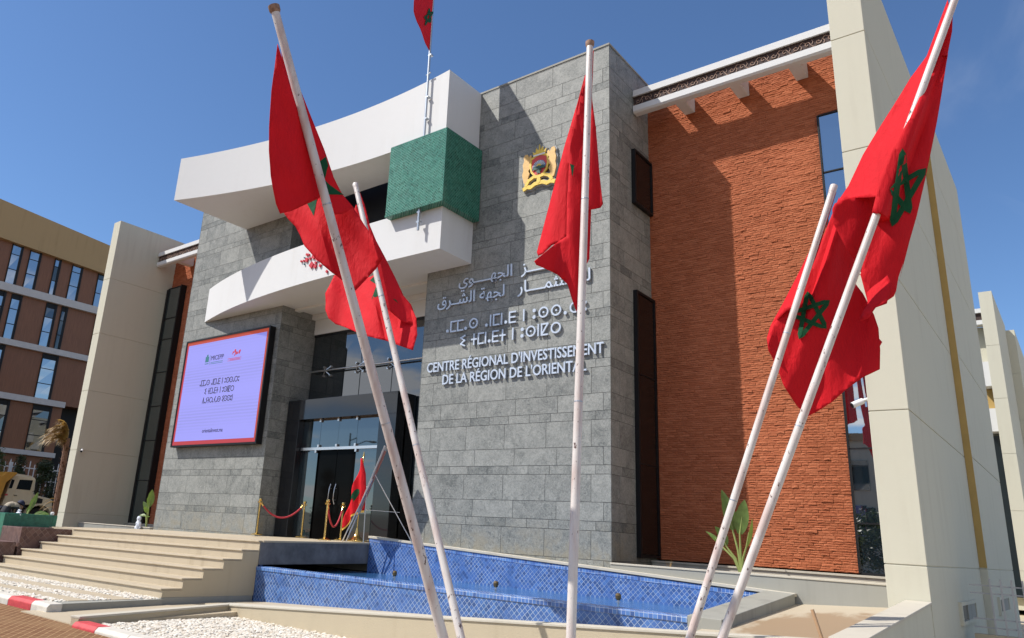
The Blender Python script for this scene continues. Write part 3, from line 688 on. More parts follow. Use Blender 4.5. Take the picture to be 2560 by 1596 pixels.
flat('mountains', [EM([(-.2, .49), (-.12, .56), (-.06, .53), (0, .57), (.07, .53), (.12, .56), (.2, .49), (.2, .46), (-.2, .46)])], M['emblack'], YT-.07, .005)
flat('star', [EM([((.105 if i % 2 == 0 else .042)*math.sin(i*math.pi/5), .40+(.105 if i % 2 == 0 else .042)*math.cos(i*math.pi/5)) for i in range(10)])], M['emblack'], YT-.068, .007)
flat('shield_border', [EM([(a, b), (c, d), (c*1.22, .58+(d-.58)*1.2), (a*1.22, .58+(b-.58)*1.2)]) for (a, b), (c, d) in zip(shield, shield[1:]+shield[:1])], M['yellow'], YT-.045, .035)
def ribbon(pts, w): 
    out = []
    for (a, b), (c, d) in zip(pts[:-1], pts[1:]):
        v = Vector((c-a, d-b)); v.normalize(); nn = Vector((-v.y, v.x))*w/2; e = v*w*.2
        out.append(EM([(a-e.x+nn.x, b-e.y+nn.y), (c+e.x+nn.x, d+e.y+nn.y), (c+e.x-nn.x, d+e.y-nn.y), (a-e.x-nn.x, b-e.y-nn.y)]))
    return out
rb1 = [(-.45, .02), (-.34, .06), (-.24, .03), (-.12, .09), (.0, .1), (.12, .09), (.24, .03), (.34, .06), (.45, .02)]
rb2 = [(-.38, .10), (-.3, .22), (-.15, .29), (0, .27), (.15, .29), (.3, .22), (.38, .10)]
flat('ribbon', ribbon(rb1, .10)+ribbon(rb2, .08)+[EM([(a*.6, b) for a, b in ell(0, .17, .09, .09)])], M['yellow'], YT-.05, .03)
lion = [(.27, .2), (.33, .3), (.28, .42), (.32, .5), (.27, .56), (.25, .66), (.30, .72), (.24, .80), (.23, .90), (.27, .93), (.31, .86), (.35, .97), (.43, .98), (.47, .9), (.45, .82), (.49, .7), (.47, .55), (.50, .42), (.47, .3), (.44, .18), (.36, .14)]
for s in (1, -1): flat('lion', [EM([(s*a, b) for a, b in lion])], M['lionc'], YT-.048, .03)
crown = [(-.17, .86), (.17, .86), (.2, 1.0), (.12, .94), (.09, 1.08), (.03, .98), (0, 1.16), (-.03, .98), (-.09, 1.08), (-.12, .94), (-.2, 1.0)]
flat('crown', [EM(crown)], M['yellow'], YT-.05, .03); flat('crown_band', [EM([(-.17, .85), (.17, .85), (.17, .89), (-.17, .89)])], M['emwhite'], YT-.055, .005)
bp = [EM([(a*1.06, .55+(b-.55)*1.06) for a, b in pl]) for pl in (shield, [(s*a, b) for s in (1,) for a, b in lion], [(-a, b) for a, b in lion], crown)]+ribbon(rb1, .15)+ribbon(rb2, .13)
m = MB()
for i, pl in enumerate(bp): m.prism(pl, lambda a, b: (a, YT-.012-.0006*i, b), lambda a, b: (a, YT+.05, b))
m.build('backing_plate', M['emback'], E0)

# ------------------------------------------------------------------ red cube logo on the canopy
rr = random.Random(5); LG = thing('wall_logo', (-16.2, 13.25, 8.9), 'cluster of small red cubes on the curved white canopy band', 'logo')
for i, (x, z, s, g_) in enumerate([(-16.88, 9.06, .05, 0), (-16.76, 9.05, .05, 0), (-16.62, 9.05, .10, 0), (-16.46, 9.06, .06, 0), (-16.64, 9.22, .06, 0), (-16.55, 9.2, .05, 0), (-16.36, 8.84, .13, 0), (-16.18, 8.76, .09, 0), (-16.17, 8.87, .06, 0), (-15.95, 8.74, .07, 0), (-15.9, 8.83, .05, 0), (-15.62, 8.5, .06, 0), (-16.74, 9.14, .03, 1), (-16.71, 8.93, .03, 1), (-16.3, 9.1, .12, 0), (-16.1, 9.0, .13, 0), (-15.8, 9.0, .14, 0), (-15.6, 8.8, .12, 0), (-15.4, 9.05, .1, 0), (-15.9, 9.2, .08, 0), (-15.5, 9.25, .1, 0), (-15.3, 8.75, .08, 0)]):
    yy = arc_y([x], LO)[0]; a = rr.uniform(.1, .5); q = [(x+s*.75*math.cos(a+k*math.pi/2), z+s*.85*math.sin(a+k*math.pi/2)) for k in range(4)]
    MB().prism(q, lambda u, v: (u, yy-.05, v), lambda u, v: (u, yy+.01, v)).build('cube', M['inkteal' if g_ else 'inkred'], LG)

# ------------------------------------------------------------------ LED screen
S0 = thing('led_screen', (-21.67, 14.3, 3.93), 'large lit lavender display with red border on the left stone tower', 'screen')
b = MB(); xa, xb, za, zb = -24.06, -19.30, 3.93, 7.66
b.box(xa, xb, 14.31, 14.49, za, zb); b.box(xa, xb, 14.27, 14.31, za, za+.06); b.box(xa, xb, 14.27, 14.31, zb-.05, zb); b.box(xa, xa+.06, 14.27, 14.31, za+.06, zb-.05); b.box(xb-.06, xb, 14.27, 14.31, za+.06, zb-.05)
b.build('housing', M['blackmetal'], S0)
b = MB(); b.box(xa+.06, xb-.06, 14.295, 14.309, zb-.17, zb-.05, 1); b.box(xa+.06, xb-.06, 14.295, 14.309, za+.06, za+.19, 0); b.box(xa+.06, xa+.17, 14.295, 14.309, za+.19, zb-.17, 0); b.box(xb-.17, xb-.06, 14.295, 14.309, za+.19, zb-.17, 1)
b.build('border', [M['screenred'], M['screenorange']], S0)
b = MB(); b.box(xa+.17, xb-.17, 14.292, 14.309, za+.19, zb-.17); b.build('display', M['screen'], S0)
b = MB(); ys = 14.288
tif_into(b, 'ammas anmnaD n ussaru', -22.85, -20.62, 5.97, .19, .026, ys, .004); tif_into(b, 'i tmnaDt n usnkr', -22.5, -20.85, 5.67, .19, .026, ys, .004); tif_into(b, 'daytragah issun', -22.55, -20.85, 5.36, .19, .026, ys, .004)
text_into(b, 'orientalinvest.ma', -22.3, -21.15, 4.37, ys, h=.19, depth=.004)
b.build('caption', M['ink'], S0)
b = MB(); text_into(b, 'MICEPP', -22.4, -21.68, 6.83, ys, h=.23, bold=.0, depth=.004, italic=.05)
b.build('ministry_name', M['ink'], S0)
b = MB(); b.box(-22.73, -22.53, ys, ys+.004, 6.79, 6.98); b.box(-22.67, -22.59, ys, ys+.004, 6.98, 7.05); b.box(-22.74, -22.52, ys, ys+.004, 6.72, 6.745); b.box(-22.4, -21.7, ys, ys+.004, 6.75, 6.765); b.box(-22.4, -21.7, ys, ys+.004, 6.70, 6.715); b.box(-22.463, -22.455, ys, ys+.004, 6.68, 7.02)
b.build('ministry_mark', M['inkteal'], S0)
b = MB(); r2 = random.Random(2)
for i in range(26):
    u = r2.random(); x = -21.2+u*.42; z = 6.94+r2.uniform(-.11, .11)*(1-abs(u-.45)) + .03*u; s = r2.uniform(.012, .03); b.box(x-s, x+s, ys-.0002*i, ys+.004, z-s, z+s)
b.box(-21.42, -20.68, ys, ys+.004, 6.775, 6.79); b.box(-21.42, -20.68, ys, ys+.004, 6.705, 6.716); b.box(-21.3, -20.75, ys, ys+.004, 6.735, 6.752)
b.build('agency_mark', M['inkred'], S0)
# ------------------------------------------------------------------ platform and steps
def zp(x, z): return z+.010*(x+14.2)      # the paving falls slightly to the left
pf = MB()
pf.hexa([(-24.72, 10.93, .8), (-14.25, 10.93, .8), (-14.25, 14.5, .8), (-24.72, 14.5, .8)], [(-24.72, 10.93, 1.145), (-14.25, 10.93, 1.245), (-14.25, 14.6, 1.30), (-24.72, 14.6, 1.2)])
pf.hexa([(-19.1, 14.601, .6), (-12.97, 14.601, .6), (-12.97, 17, .6), (-19.1, 17, .6)], [(-19.1, 14.601, 1.255), (-12.97, 14.601, 1.302), (-12.97, 17, 1.31), (-19.1, 17, 1.27)])
tag(pf.build('platform', M['marble']), None, None, None, 'structure')
sd = MB(); sd.hexa([(-14.6, 10.935, .745), (-14.14, 10.935, .745), (-14.14, 14.28, .80), (-14.6, 14.28, .80)], [(-14.6, 10.935, 1.21), (-14.14, 10.935, 1.21), (-14.14, 14.28, 1.262), (-14.6, 14.28, 1.262)])
ct_ = MB(); ct_.hexa([(-14.6, 10.995, 1.213), (-14.13, 10.995, 1.213), (-14.13, 14.3, 1.264), (-14.6, 14.3, 1.264)], [(-14.6, 10.995, 1.252), (-14.13, 10.995, 1.252), (-14.13, 14.3, 1.303), (-14.6, 14.3, 1.303)]); tag(ct_.build('platform_edge', M['marble']), None, None, None, 'structure')
sd = sd.build('slab_edge', plain('slab edge darkened for shade', (.16, .155, .155), .6, .35, 3, var2=.3)); tag(sd, 'thick slab edge, coloured dark for shade, overhanging the blue pool beside the steps', 'slab')  # shade of the side turned from the sun is painted into the slab colour
S1 = thing('staircase', (-18.5, 9.8, .1), 'broad flight of beige stone steps leading up to the entrance', 'stairs')
ny = [8.70, 9.13, 9.57, 10.03, 10.48, 10.90]; nz = [.28, .47, .66, .855, 1.05, 1.245]
pz = .10
for i in range(6):
    y, z = ny[i], nz[i]; yb = 10.99 if i == 5 else ny[i+1]+.05
    xl, xr = -22.85, -14.2
    m = MB()
    m.hexa([(xl-.0, y+.02, zp(xl, pz)-.03), (xr, y+.02, zp(xr, pz)-.03), (xr, yb, zp(xr, pz)-.03), (xl, yb, zp(xl, pz)-.03)], [(xl, y+.02, zp(xl, z)-.03), (xr, y+.02, zp(xr, z)-.03), (xr, yb, zp(xr, z)-.03), (xl, yb, zp(xl, z)-.03)])
    m.hexa([(xl-.03, y-.012, zp(xl, z)-.03), (xr+.03, y-.012, zp(xr, z)-.03), (xr+.03, yb, zp(xr, z)-.03), (xl-.03, yb, zp(xl, z)-.03)], [(xl-.03, y-.012, zp(xl, z)), (xr+.03, y-.012, zp(xr, z)), (xr+.03, yb, zp(xr, z)), (xl-.03, yb, zp(xl, z))], 0)
    m.build('step', M['marble'], S1, bevel=.006); pz = z
m = MB()
prof = [(8.72, -.05), (11.0, -.05), (11.0, 1.2), (10.92, 1.2)]
pr = [(ny[0]+.02, .115)]
for i in range(5): pr += [(ny[i]+.02, nz[i]-.035), (ny[i+1]+.02 if i < 4 else 10.918, nz[i]-.035)]
pr += [(10.918, nz[5]-.036), (10.933, nz[5]-.036), (10.933, .115)]
m.prism(pr, lambda a, b: (-14.199, a, b), lambda a, b: (-14.16, a, b)); m.build('side_wall', M['creamwall'], S1)
m = MB(); m.box(-14.21, -14.15, 8.70, 10.88, -.05, .113); m.build('plinth', M['concrete'], S1)
# strips of concrete and pebbles in front of the steps
base = MB(); base.hexa([(-40, 6.62, -.3), (-14.15, 6.62, -.3), (-14.15, 8.72, -.3), (-40, 8.72, -.3)], [(-40, 6.62, -.13), (-14.15, 6.62, .075), (-14.15, 8.72, .085), (-40, 8.72, -.12)]); tag(base.build('strip_bed', M['concrete']), None, None, None, 'structure')
cs = MB()
def zs(x): return .10+.008*(x+14.15)
for y0, y1 in ((6.90, 7.28), (7.72, 8.16)):
    x = -14.16
    while x > -30:
        w = 1.0; xa = x-w+.008
        cs.hexa([(xa, y0, zs(xa)-.05), (x, y0, zs(x)-.05), (x, y1, zs(x)-.05), (xa, y1, zs(xa)-.05)], [(xa, y0, zs(xa)), (x, y0, zs(x)), (x, y1, zs(x)), (xa, y1, zs(xa))]); x -= w
tag(cs.build('paving_strips', M['marble']), None, None, None, 'structure')
ed = MB(); ed.hexa([(-14.2, 6.62, -.1), (-13.80, 6.62, -.1), (-14.10, 8.72, -.1), (-14.2, 8.72, -.1)], [(-14.2, 6.62, .09), (-13.80, 6.62, .09), (-14.10, 8.72, .093), (-14.2, 8.72, .093)]); tag(ed.build('bed_edge', M['concrete']), None, None, None, 'structure')
wk = MB(); wk.hexa([(-14.1, 6.1, -.2), (-12.2, 6.1, -.2), (-12.8, 10.8, -.2), (-14.1, 10.8, -.2)], [(-14.1, 6.1, -.035), (-12.2, 6.1, -.035), (-12.8, 10.8, .0), (-14.1, 10.8, .0)])
wk.hexa([(-14.1, 9.55, -.2), (-4.2, 9.55, -.2), (-4.2, 10.9, -.2), (-14.1, 10.9, -.2)], [(-14.1, 9.55, .004), (-4.2, 9.55, .50), (-4.2, 10.9, .50), (-14.1, 10.9, .004)])
tag(wk.build('ramp', M['marble']), None, None, None, 'structure')
def pebbles(name, quads, count, seed, sz=(.022, .042)):
    """many small stones lying on the given quads (a, b, c, d corner points)"""
    r = random.Random(seed); mb = MB()
    ico = [(0, 0, 1), (.894, 0, .447), (.276, .851, .447), (-.724, .526, .447), (-.724, -.526, .447), (.276, -.851, .447), (.724, .526, -.447), (-.276, .851, -.447), (-.894, 0, -.447), (-.276, -.851, -.447), (.724, -.526, -.447)]
    fc = [(0, 1, 2), (0, 2, 3), (0, 3, 4), (0, 4, 5), (0, 5, 1), (1, 6, 2), (2, 7, 3), (3, 8, 4), (4, 9, 5), (5, 10, 1), (2, 6, 7), (3, 7, 8), (4, 8, 9), (5, 9, 10), (1, 10, 6)]
    area = [abs((Vector(b)-Vector(a)).cross(Vector(d)-Vector(a)).length) for a, b, c, d in quads]; tot = sum(area)
    for (a, b, c, d), ar in zip(quads, area):
        a, b, c, d = map(Vector, (a, b, c, d))
        for _ in range(int(count*ar/tot)):
            u, v = r.random(), r.random(); p = (a*(1-u)+b*u)*(1-v)+(d*(1-u)+c*u)*v
            s = r.uniform(*sz); t = r.uniform(0, 6.28); ax, ay, az = s*r.uniform(.9, 1.5), s*r.uniform(.7, 1.0), s*r.uniform(.45, .75)
            tl = r.uniform(-.35, .35); cs_, sn = math.cos(t), math.sin(t); jz = r.uniform(-.006, .016)
            vs = []
            for x, y, z in ico:
                x, y, z = x*ax, y*ay, z*az; z += x*tl; vs.append((p.x+x*cs_-y*sn, p.y+x*sn+y*cs_, p.z+z+jz))
            mb.add(vs, fc, 0, r.random())
    o = mb.build(name, M['pebble'], smooth=True, recalc=False); tag(o, None, None, None, 'stuff'); return o
q = []
for y0, y1 in ((6.64, 6.89), (7.29, 7.71), (8.17, 8.70)): q.append(((-23, y0, zs(-23)-.02), (-14.16, y0, .085), (-14.16, y1, .085), (-23, y1, zs(-23)-.02)))
tag(pebbles('pebbles', q, 7000, 3), 'strips of white pebbles between paving in front of the steps', 'pebbles')
bedz = -.01
bed = MB(); bed.hexa([(-12.0, 6.25, -.2), (-1.5, 6.25, -.2), (-1.5, 9.5, -.2), (-12.8, 9.5, -.2)], [(-12.0, 6.25, -.05), (-1.5, 6.25, -.05), (-1.5, 9.5, -.14), (-12.8, 9.5, -.14)])
tag(bed.build('pebble_bed_base', M['concrete']), None, None, None, 'structure')
tag(pebbles('pebbles', [((-11.95, 6.28, -.03), (-2.2, 6.28, -.03), (-2.2, 9.4, -.12), (-12.7, 9.4, -.12))], 19000, 4, (.023, .042)), 'bed of white pebbles around the flagpoles', 'pebbles')
# kerbs: white and red painted kerb stones, one by one
def kerb(name, x0, x1, y, cols, label, z=(.095, .095)):
    root = thing(name, (x1 if x0 < x1 else x0, y, -.05), label, 'kerb'); x = x0; i = 0
    sgn = 1 if x1 > x0 else -1
    for w, c in cols:
        xe = x+sgn*w; a, b = min(x, xe), max(x, xe); m = MB(); zt = z[0]+(z[1]-z[0])*((x-x0)/(x1-x0))
        m.prism([(y, -.3), (y, zt-.05), (y+.045, zt), (y+.26, zt), (y+.26, -.3)], lambda p, q2: (a+.004, p, q2), lambda p, q2: (b-.004, p, q2))
        m.build('kerb_stone', M['kerbr' if c else 'kerbw'], root, bevel=.012); x = xe
kerb('kerb', -13.76, -24, 6.37, [(.62, 0), (.95, 1), (.95, 0), (.95, 0), (.95, 1), (.95, 0), (.95, 0), (.95, 1), (.95, 0), (.95, 0)], 'red and white painted kerb below the broad steps', (.095, .0))
kerb('kerb', -12.02, -2, 5.98, [(.70, 1), (.9, 0), (.9, 0), (.9, 1), (.9, 0), (.9, 0), (.9, 1), (.9, 0), (.9, 0)], 'red and white painted kerb in front of the pebble bed', (.03, .03))
# ------------------------------------------------------------------ low walls
def wall_path(name, pts, th, mats, label, base=-.1, capo=.02, capt=.035):
    """pts: (x, y, z_top); a rendered wall with a thin coping following a sloping top"""
    root = thing(name, (pts[0][0], pts[0][1], base), label, 'wall')
    wm, cm = MB(), MB(); P = [Vector(p) for p in pts]
    nrm = []
    for i in range(len(P)):
        ds = []
        if i > 0: ds.append((P[i]-P[i-1]).xy.normalized())
        if i < len(P)-1: ds.append((P[i+1]-P[i]).xy.normalized())
        d = sum(ds, Vector((0, 0))).normalized(); n = Vector((-d.y, d.x)); k = 1/max(.4, n.dot(Vector((-ds[0].y, ds[0].x)))); nrm.append(n*k)
    for i in range(len(P)-1):
        a, b = P[i], P[i+1]; na, nb = nrm[i], nrm[i+1]
        def c(p, n, o, z): return (p.x+n.x*o, p.y+n.y*o, z)
        wm.hexa([c(a, na, 0, base), c(b, nb, 0, base), c(b, nb, th, base), c(a, na, th, base)], [c(a, na, 0, a.z-capt), c(b, nb, 0, b.z-capt), c(b, nb, th, b.z-capt), c(a, na, th, a.z-capt)])
        cm.hexa([c(a, na, -capo, a.z-capt+.001), c(b, nb, -capo, b.z-capt+.001), c(b, nb, th+capo, b.z-capt+.001), c(a, na, th+capo, a.z-capt+.001)], [c(a, na, -capo, a.z), c(b, nb, -capo, b.z), c(b, nb, th+capo, b.z), c(a, na, th+capo, a.z)])
    wm.build('wall', mats[0], root); cm.build('coping', mats[1], root, bevel=.006); return root
wall_path('ramp_wall', [(-12.08, 6.1, .09), (-12.9, 9.40, .10), (-2.02, 9.40, .785)], .16, (M['creamwall'], M['cap']), 'long low cream wall with pale coping rising along the ramp in front of the pool', base=-.19)
wall_path('ramp_wall', [(-2.02, 9.40, .80), (-2.0, 13.82, 1.07)], .30, (M['cream'], M['cap']), 'low cream wall with wide coping running to the foot of the right pylon', base=-.2)
lg = MB(); lg.hexa([(-4.3, 9.54, .2), (-2.3, 9.54, .2), (-2.3, 14.42, .2), (-4.3, 14.42, .2)], [(-4.3, 9.54, .49), (-2.3, 9.54, .58), (-2.3, 14.42, .93), (-4.3, 14.42, .815)])
tag(lg.build('landing', M['landing']), None, None, None, 'structure')
def planter(x0, x1, label):
    root = thing('planter_wall', ((x0+x1)/2, 14.47, .6), label, 'planter wall')
    m = MB(); m.box(x0, x1, 14.40, 14.54, .3, 1.235); m.build('wall', M['concrete'], root)
    m = MB(); m.box(x0, x1, 14.385, 14.56, 1.236, 1.268); m.build('coping', M['cap'], root, bevel=.005)
    s = MB(); s.box(x0, x1, 14.545, 16.3, .3, 1.16); s.build('soil', M['soil'], root)
    k = MB(); k.box(x0, x1, 16.3, 16.55, .3, 1.30); k.box(x0, x1, 16.27, 16.56, 1.301, 1.335); k.build('ledge', M['cap'], root)
planter(XR+.02, -2.58, 'long grey concrete planter wall below the right brick wing')
planter(-29.9, XL-.02, 'grey planter wall below the left brick wing')
# ------------------------------------------------------------------ pool
P1 = thing('fountain_pool', (-9.2, 12.6, .1), 'long blue tiled fountain pool between the ramp and the grey tower', 'fountain')
m = MB(); m.box(-14.15, -4.5, 10.9, 11.18, -.1, .63); m.build('front_wall', M['bluetile'], P1)
m = MB(); m.box(-14.15, -4.5, 10.885, 11.19, .631, .715); m.build('rim', M['blueband'], P1, bevel=.01)
m = MB(); m.hexa([(-14.15, 14.30, .1), (-4.45, 14.30, .1), (-4.45, 14.49, .1), (-14.15, 14.49, .1)], [(-14.15, 14.30, 1.40), (-4.45, 14.30, .93), (-4.45, 14.49, .93), (-14.15, 14.49, 1.40)]); m.build('back_wall', M['bluetile'], P1)
m = MB(); m.hexa([(-14.15, 14.293, 1.335), (-4.45, 14.293, .865), (-4.45, 14.299, .865), (-14.15, 14.299, 1.335)], [(-14.15, 14.293, 1.415), (-4.45, 14.293, .945), (-4.45, 14.299, .945), (-14.15, 14.299, 1.415)]); m.build('border', M['blueband'], P1)
m = MB(); m.hexa([(-14.17, 14.27, 1.416), (-4.02, 14.27, .946), (-4.02, 14.497, .946), (-14.17, 14.497, 1.416)], [(-14.17, 14.27, 1.47), (-4.02, 14.27, 1.0), (-4.02, 14.497, 1.0), (-14.17, 14.497, 1.47)]); m.build('coping', M['cap'], P1, bevel=.006)
m = MB(); m.hexa([(-4.5, 10.88, -.1), (-4.02, 10.88, -.1), (-4.02, 14.27, -.1), (-4.5, 14.27, -.1)], [(-4.5, 10.88, .735), (-4.02, 10.88, .725), (-4.02, 14.268, .995), (-4.5, 14.268, 1.01)]); m.build('end_wall', M['concrete'], P1, bevel=.01)
m = MB(); m.box(-14.6, -4.5, 11.18, 14.3, .05, .12); m.box(-18, -14.2, 11.0, 11.1, .0, .79); m.box(-18.1, -18, 11, 14.4, 0, .79); m.build('basin_floor', M['bluetile'], P1)
w = MB(); w.quad((-18, 11.1, .60), (-4.5, 11.1, .60), (-4.5, 14.31, .60), (-18, 14.31, .60)); tag(w.build('water', M['water']), None, None, None, 'structure')
def nozzle(x, y, label):
    r = thing('fountain_nozzle', (x, y, .58), label, 'nozzle', 'fountain nozzles in the pool')
    MB().lathe([(.02, 0), (.02, .05), (.045, .052), (.045, .06), (.018, .065), (.018, .085)], (x, y, .58), 12).build('stem', M['steel'], r)
    MB().lathe([(.03, 0), (.05, .03), (.052, .08), (.04, .11), (.02, .12)], (x, y, .665), 12).build('head', plain('tarnished bronze', (.16, .11, .05), .4, .3, 30, metal=.6), r)
nozzle(-12.0, 13.0, 'small bronze fountain nozzle nearest the dark slab edge'); nozzle(-9.3, 13.05, 'small bronze fountain nozzle midway along the pool'); nozzle(-6.72, 13.2, 'small bronze fountain nozzle nearest the grey end wall')
# ------------------------------------------------------------------ flagpoles and flags
FL = json.loads(r'''{"A":{"v":[-0.7094,0.5621,0.4251],"T":[-6.507,4.3,7.337],"B":[-5.505,7.129,-0.07],"r":0.0548,"s":[0.70661,0.62385,0.33393],"n":[-0.69639,0.69677,0.17188],"p":{"strip":[[0.028,0.08],[0.022,0.239],[0.023,0.774],[0.082,1.29],[0.138,1.758],[0.16,2.091],[0.159,2.105],[0.179,2.206],[0.208,2.333],[0.297,2.522],[0.147,2.563],[-0.026,2.519],[-0.04,2.19],[-0.039,2.007],[-0.053,2.021],[-0.05,1.485],[-0.075,1.052],[-0.061,0.567]],"left":[[-0.07,0.449],[-0.173,0.713],[-0.274,0.975],[-0.398,1.371],[-0.467,1.636],[-0.519,1.92],[-0.53,2.042],[-0.543,2.244],[-0.529,2.366],[-0.4,2.368],[-0.256,2.341],[-0.063,2.307],[-0.004,2.199],[-0.024,1.947],[-0.026,1.971],[-0.036,1.432],[-0.05,1.058],[-0.058,0.769]],"lower":[[-0.532,2.349],[-0.535,2.419],[-0.496,2.508],[-0.437,2.602],[-0.406,2.719],[-0.386,2.849],[-0.282,3.033],[-0.17,3.187],[-0.056,3.334],[0.06,3.473],[0.226,3.37],[0.356,3.287],[0.453,3.187],[0.455,3.148],[0.434,2.938],[0.372,2.764],[0.297,2.522],[0.208,2.333],[0.038,2.274],[-0.089,2.289],[-0.248,2.312],[-0.392,2.338]]},"star":[[[0.051,1.885],[0.136,1.843],[0.136,1.955],[0.068,2.068],[0.047,2.003]],[[0.049,1.877],[0.123,1.888],[0.129,1.954],[0.076,2.068],[0.048,2.106],[0.044,2.012]],[[0.05,2.109],[0.092,2.184],[0.224,2.342],[0.049,2.292],[0.051,2.213]],[[-0.227,2.349],[-0.088,2.313],[-0.186,2.517]]]},"B":{"v":[-0.6837,0.6584,0.3148],"T":[-9.282,8.3,7.459],"B":[-5.993,7.98,-0.07],"r":0.0502,"s":[0.73356,0.61253,0.29443],"n":[-0.54945,0.78949,-0.27353],"p":{"strip":[[0.04,0.044],[0.081,0.455],[0.086,0.949],[0.132,1.319],[0.225,1.777],[0.3,2.187],[0.356,2.552],[0.442,2.759],[0.459,2.957],[0.439,3.167],[0.234,3.034],[-0.007,2.634],[-0.014,2.098],[-0.013,1.365],[-0.0,0.649]],"leftbit":[[-0.065,0.412],[-0.112,0.508],[-0.115,0.77],[-0.018,1.009],[0.036,0.904],[-0.011,0.646]],"lower":[[-0.728,1.813],[-0.848,2.025],[-0.94,2.161],[-0.96,2.367],[-0.987,2.49],[-0.957,2.678],[-0.853,2.834],[-0.663,2.962],[-0.4,3.146],[-0.134,3.293],[0.142,3.479],[0.287,3.579],[0.413,3.334],[0.466,3.023],[0.446,2.89],[0.396,2.772],[0.297,2.627],[0.148,2.506],[0.037,2.462],[0.027,2.0],[-0.203,2.044],[-0.451,1.947]]},"star":[[[-0.17,2.489],[-0.04,2.446],[-0.041,2.24]],[[-0.125,2.099],[-0.044,2.198],[-0.046,2.034]],[[0.17,2.558],[0.244,2.673],[0.217,2.592]]]},"C":{"v":[-0.4544,0.7793,0.4315],"T":[-4.663,8.4,8.539],"B":[-4.399,7.529,-0.07],"r":0.0517,"s":[0.86551,0.50031,-0.02408],"n":[-0.49996,0.85998,-0.10234],"p":{"outer":[[-0.051,0.515],[-0.151,1.027],[-0.308,1.757],[-0.474,2.66],[-0.612,3.4],[-0.622,3.456],[-0.602,3.51],[-0.535,3.468],[-0.42,3.327],[-0.288,3.256],[-0.218,3.171],[-0.224,2.658],[-0.215,1.758],[-0.107,0.897]],"inner":[[-0.051,0.515],[-0.107,0.897],[-0.225,1.758],[-0.234,2.658],[-0.221,3.157],[-0.349,3.257],[-0.607,3.497],[-0.58,3.551],[-0.43,3.642],[-0.306,3.72],[-0.181,3.85],[-0.128,4.032],[-0.055,4.232],[-0.029,4.029],[-0.033,2.829],[-0.008,1.447],[-0.017,0.516]],"right":[[0.059,0.073],[0.06,0.467],[0.051,0.9],[0.121,1.449],[0.187,2.186],[0.238,2.669],[0.21,2.727],[0.125,2.751],[0.014,2.76],[-0.002,2.628],[0.023,1.447],[0.01,0.295]],"lowright":[[0.09,2.728],[0.089,3.082],[0.084,3.495],[0.037,3.612],[0.003,3.223],[0.001,2.729]]},"star":[[[-0.216,2.034],[-0.156,2.065],[-0.176,2.245],[-0.197,2.125]]]},"D":{"v":[-0.211,0.9379,0.2754],"T":[-1.796,9.0,5.739],"B":[-3.666,8.191,-0.07],"r":0.041,"s":[0.88476,0.32859,-0.33051],"n":[-0.35353,0.93528,-0.01655],"p":{"edge":[[0.041,0.029],[0.029,0.226],[-0.031,0.8],[-0.047,0.866],[-0.087,1.16],[-0.143,1.517],[-0.198,1.812],[-0.199,1.93],[-0.161,1.761],[-0.086,1.599],[0.009,1.511],[0.012,1.431],[0.029,1.147],[0.049,0.778]],"main":[[0.081,0.043],[0.137,0.259],[0.196,0.412],[0.335,0.612],[0.48,0.805],[0.477,1.017],[0.624,1.15],[0.79,1.369],[0.873,1.514],[0.908,1.625],[0.95,1.751],[1.001,1.974],[0.865,2.112],[0.798,2.218],[0.731,2.323],[0.646,2.482],[0.541,2.628],[0.454,2.733],[0.321,2.652],[0.115,2.443],[0.025,2.302],[-0.053,2.204],[-0.133,2.104],[-0.194,1.968],[-0.188,1.818],[-0.115,1.618],[-0.023,1.521],[-0.002,1.316],[0.02,0.989]],"flick":[[0.887,1.604],[0.969,1.665],[0.952,1.76],[0.914,1.744]]},"star":"pent","pts":[[0.065,1.296],[0.318,1.335],[0.373,1.675],[0.132,1.883],[-0.047,1.617]]},"E":{"v":[-0.129,0.9122,0.389],"T":[-0.35,8.9,7.702],"B":[-3.321,8.002,-0.07],"r":0.0428,"s":[0.88264,0.28892,-0.37077],"n":[-0.3081,0.95132,0.00787],"p":{"left":[[-0.068,0.038],[-0.071,0.777],[-0.148,1.05],[-0.22,1.439],[-0.287,1.779],[-0.342,2.093],[-0.372,2.49],[-0.43,2.74],[-0.339,2.658],[-0.225,2.605],[-0.073,2.559],[0.041,2.515],[0.01,2.165],[-0.002,1.874],[0.004,1.392],[0.032,0.852],[0.009,0.219]],"main":[[-0.012,0.03],[0.082,0.421],[0.134,0.833],[0.195,1.214],[0.243,1.545],[0.283,1.874],[0.321,2.197],[0.368,2.667],[0.384,2.965],[0.418,3.385],[0.4,3.205],[0.401,3.387],[0.424,3.542],[0.421,3.607],[0.374,3.676],[0.291,3.749],[0.201,3.725],[0.053,3.461],[0.03,3.266],[-0.027,2.955],[-0.069,2.511],[-0.088,2.325],[-0.067,1.9],[-0.015,1.58],[0.028,0.97],[-0.017,0.223]],"under":[[-0.432,2.734],[-0.436,2.803],[-0.375,2.966],[-0.226,3.146],[-0.086,3.302],[0.081,3.493],[0.067,3.457],[0.186,3.547],[0.028,3.227],[0.096,3.246],[0.059,2.82],[0.019,2.503],[-0.23,2.588],[-0.343,2.646]],"tail":[[0.052,3.434],[0.159,3.611],[0.215,3.757],[0.2,3.798],[0.19,3.874],[0.18,3.943],[0.222,3.921],[0.255,3.888],[0.292,3.752],[0.375,3.679],[0.366,3.471],[0.289,3.386],[0.163,3.371]]},"star":"pent","pts":[[0.019,1.948],[0.298,2.103],[0.304,2.658],[0.179,2.847],[0.037,2.427]]}}''')
def sst(a, b, x):
    t = max(0, min(1, (x-a)/(b-a))); return t*t*(3-2*t)
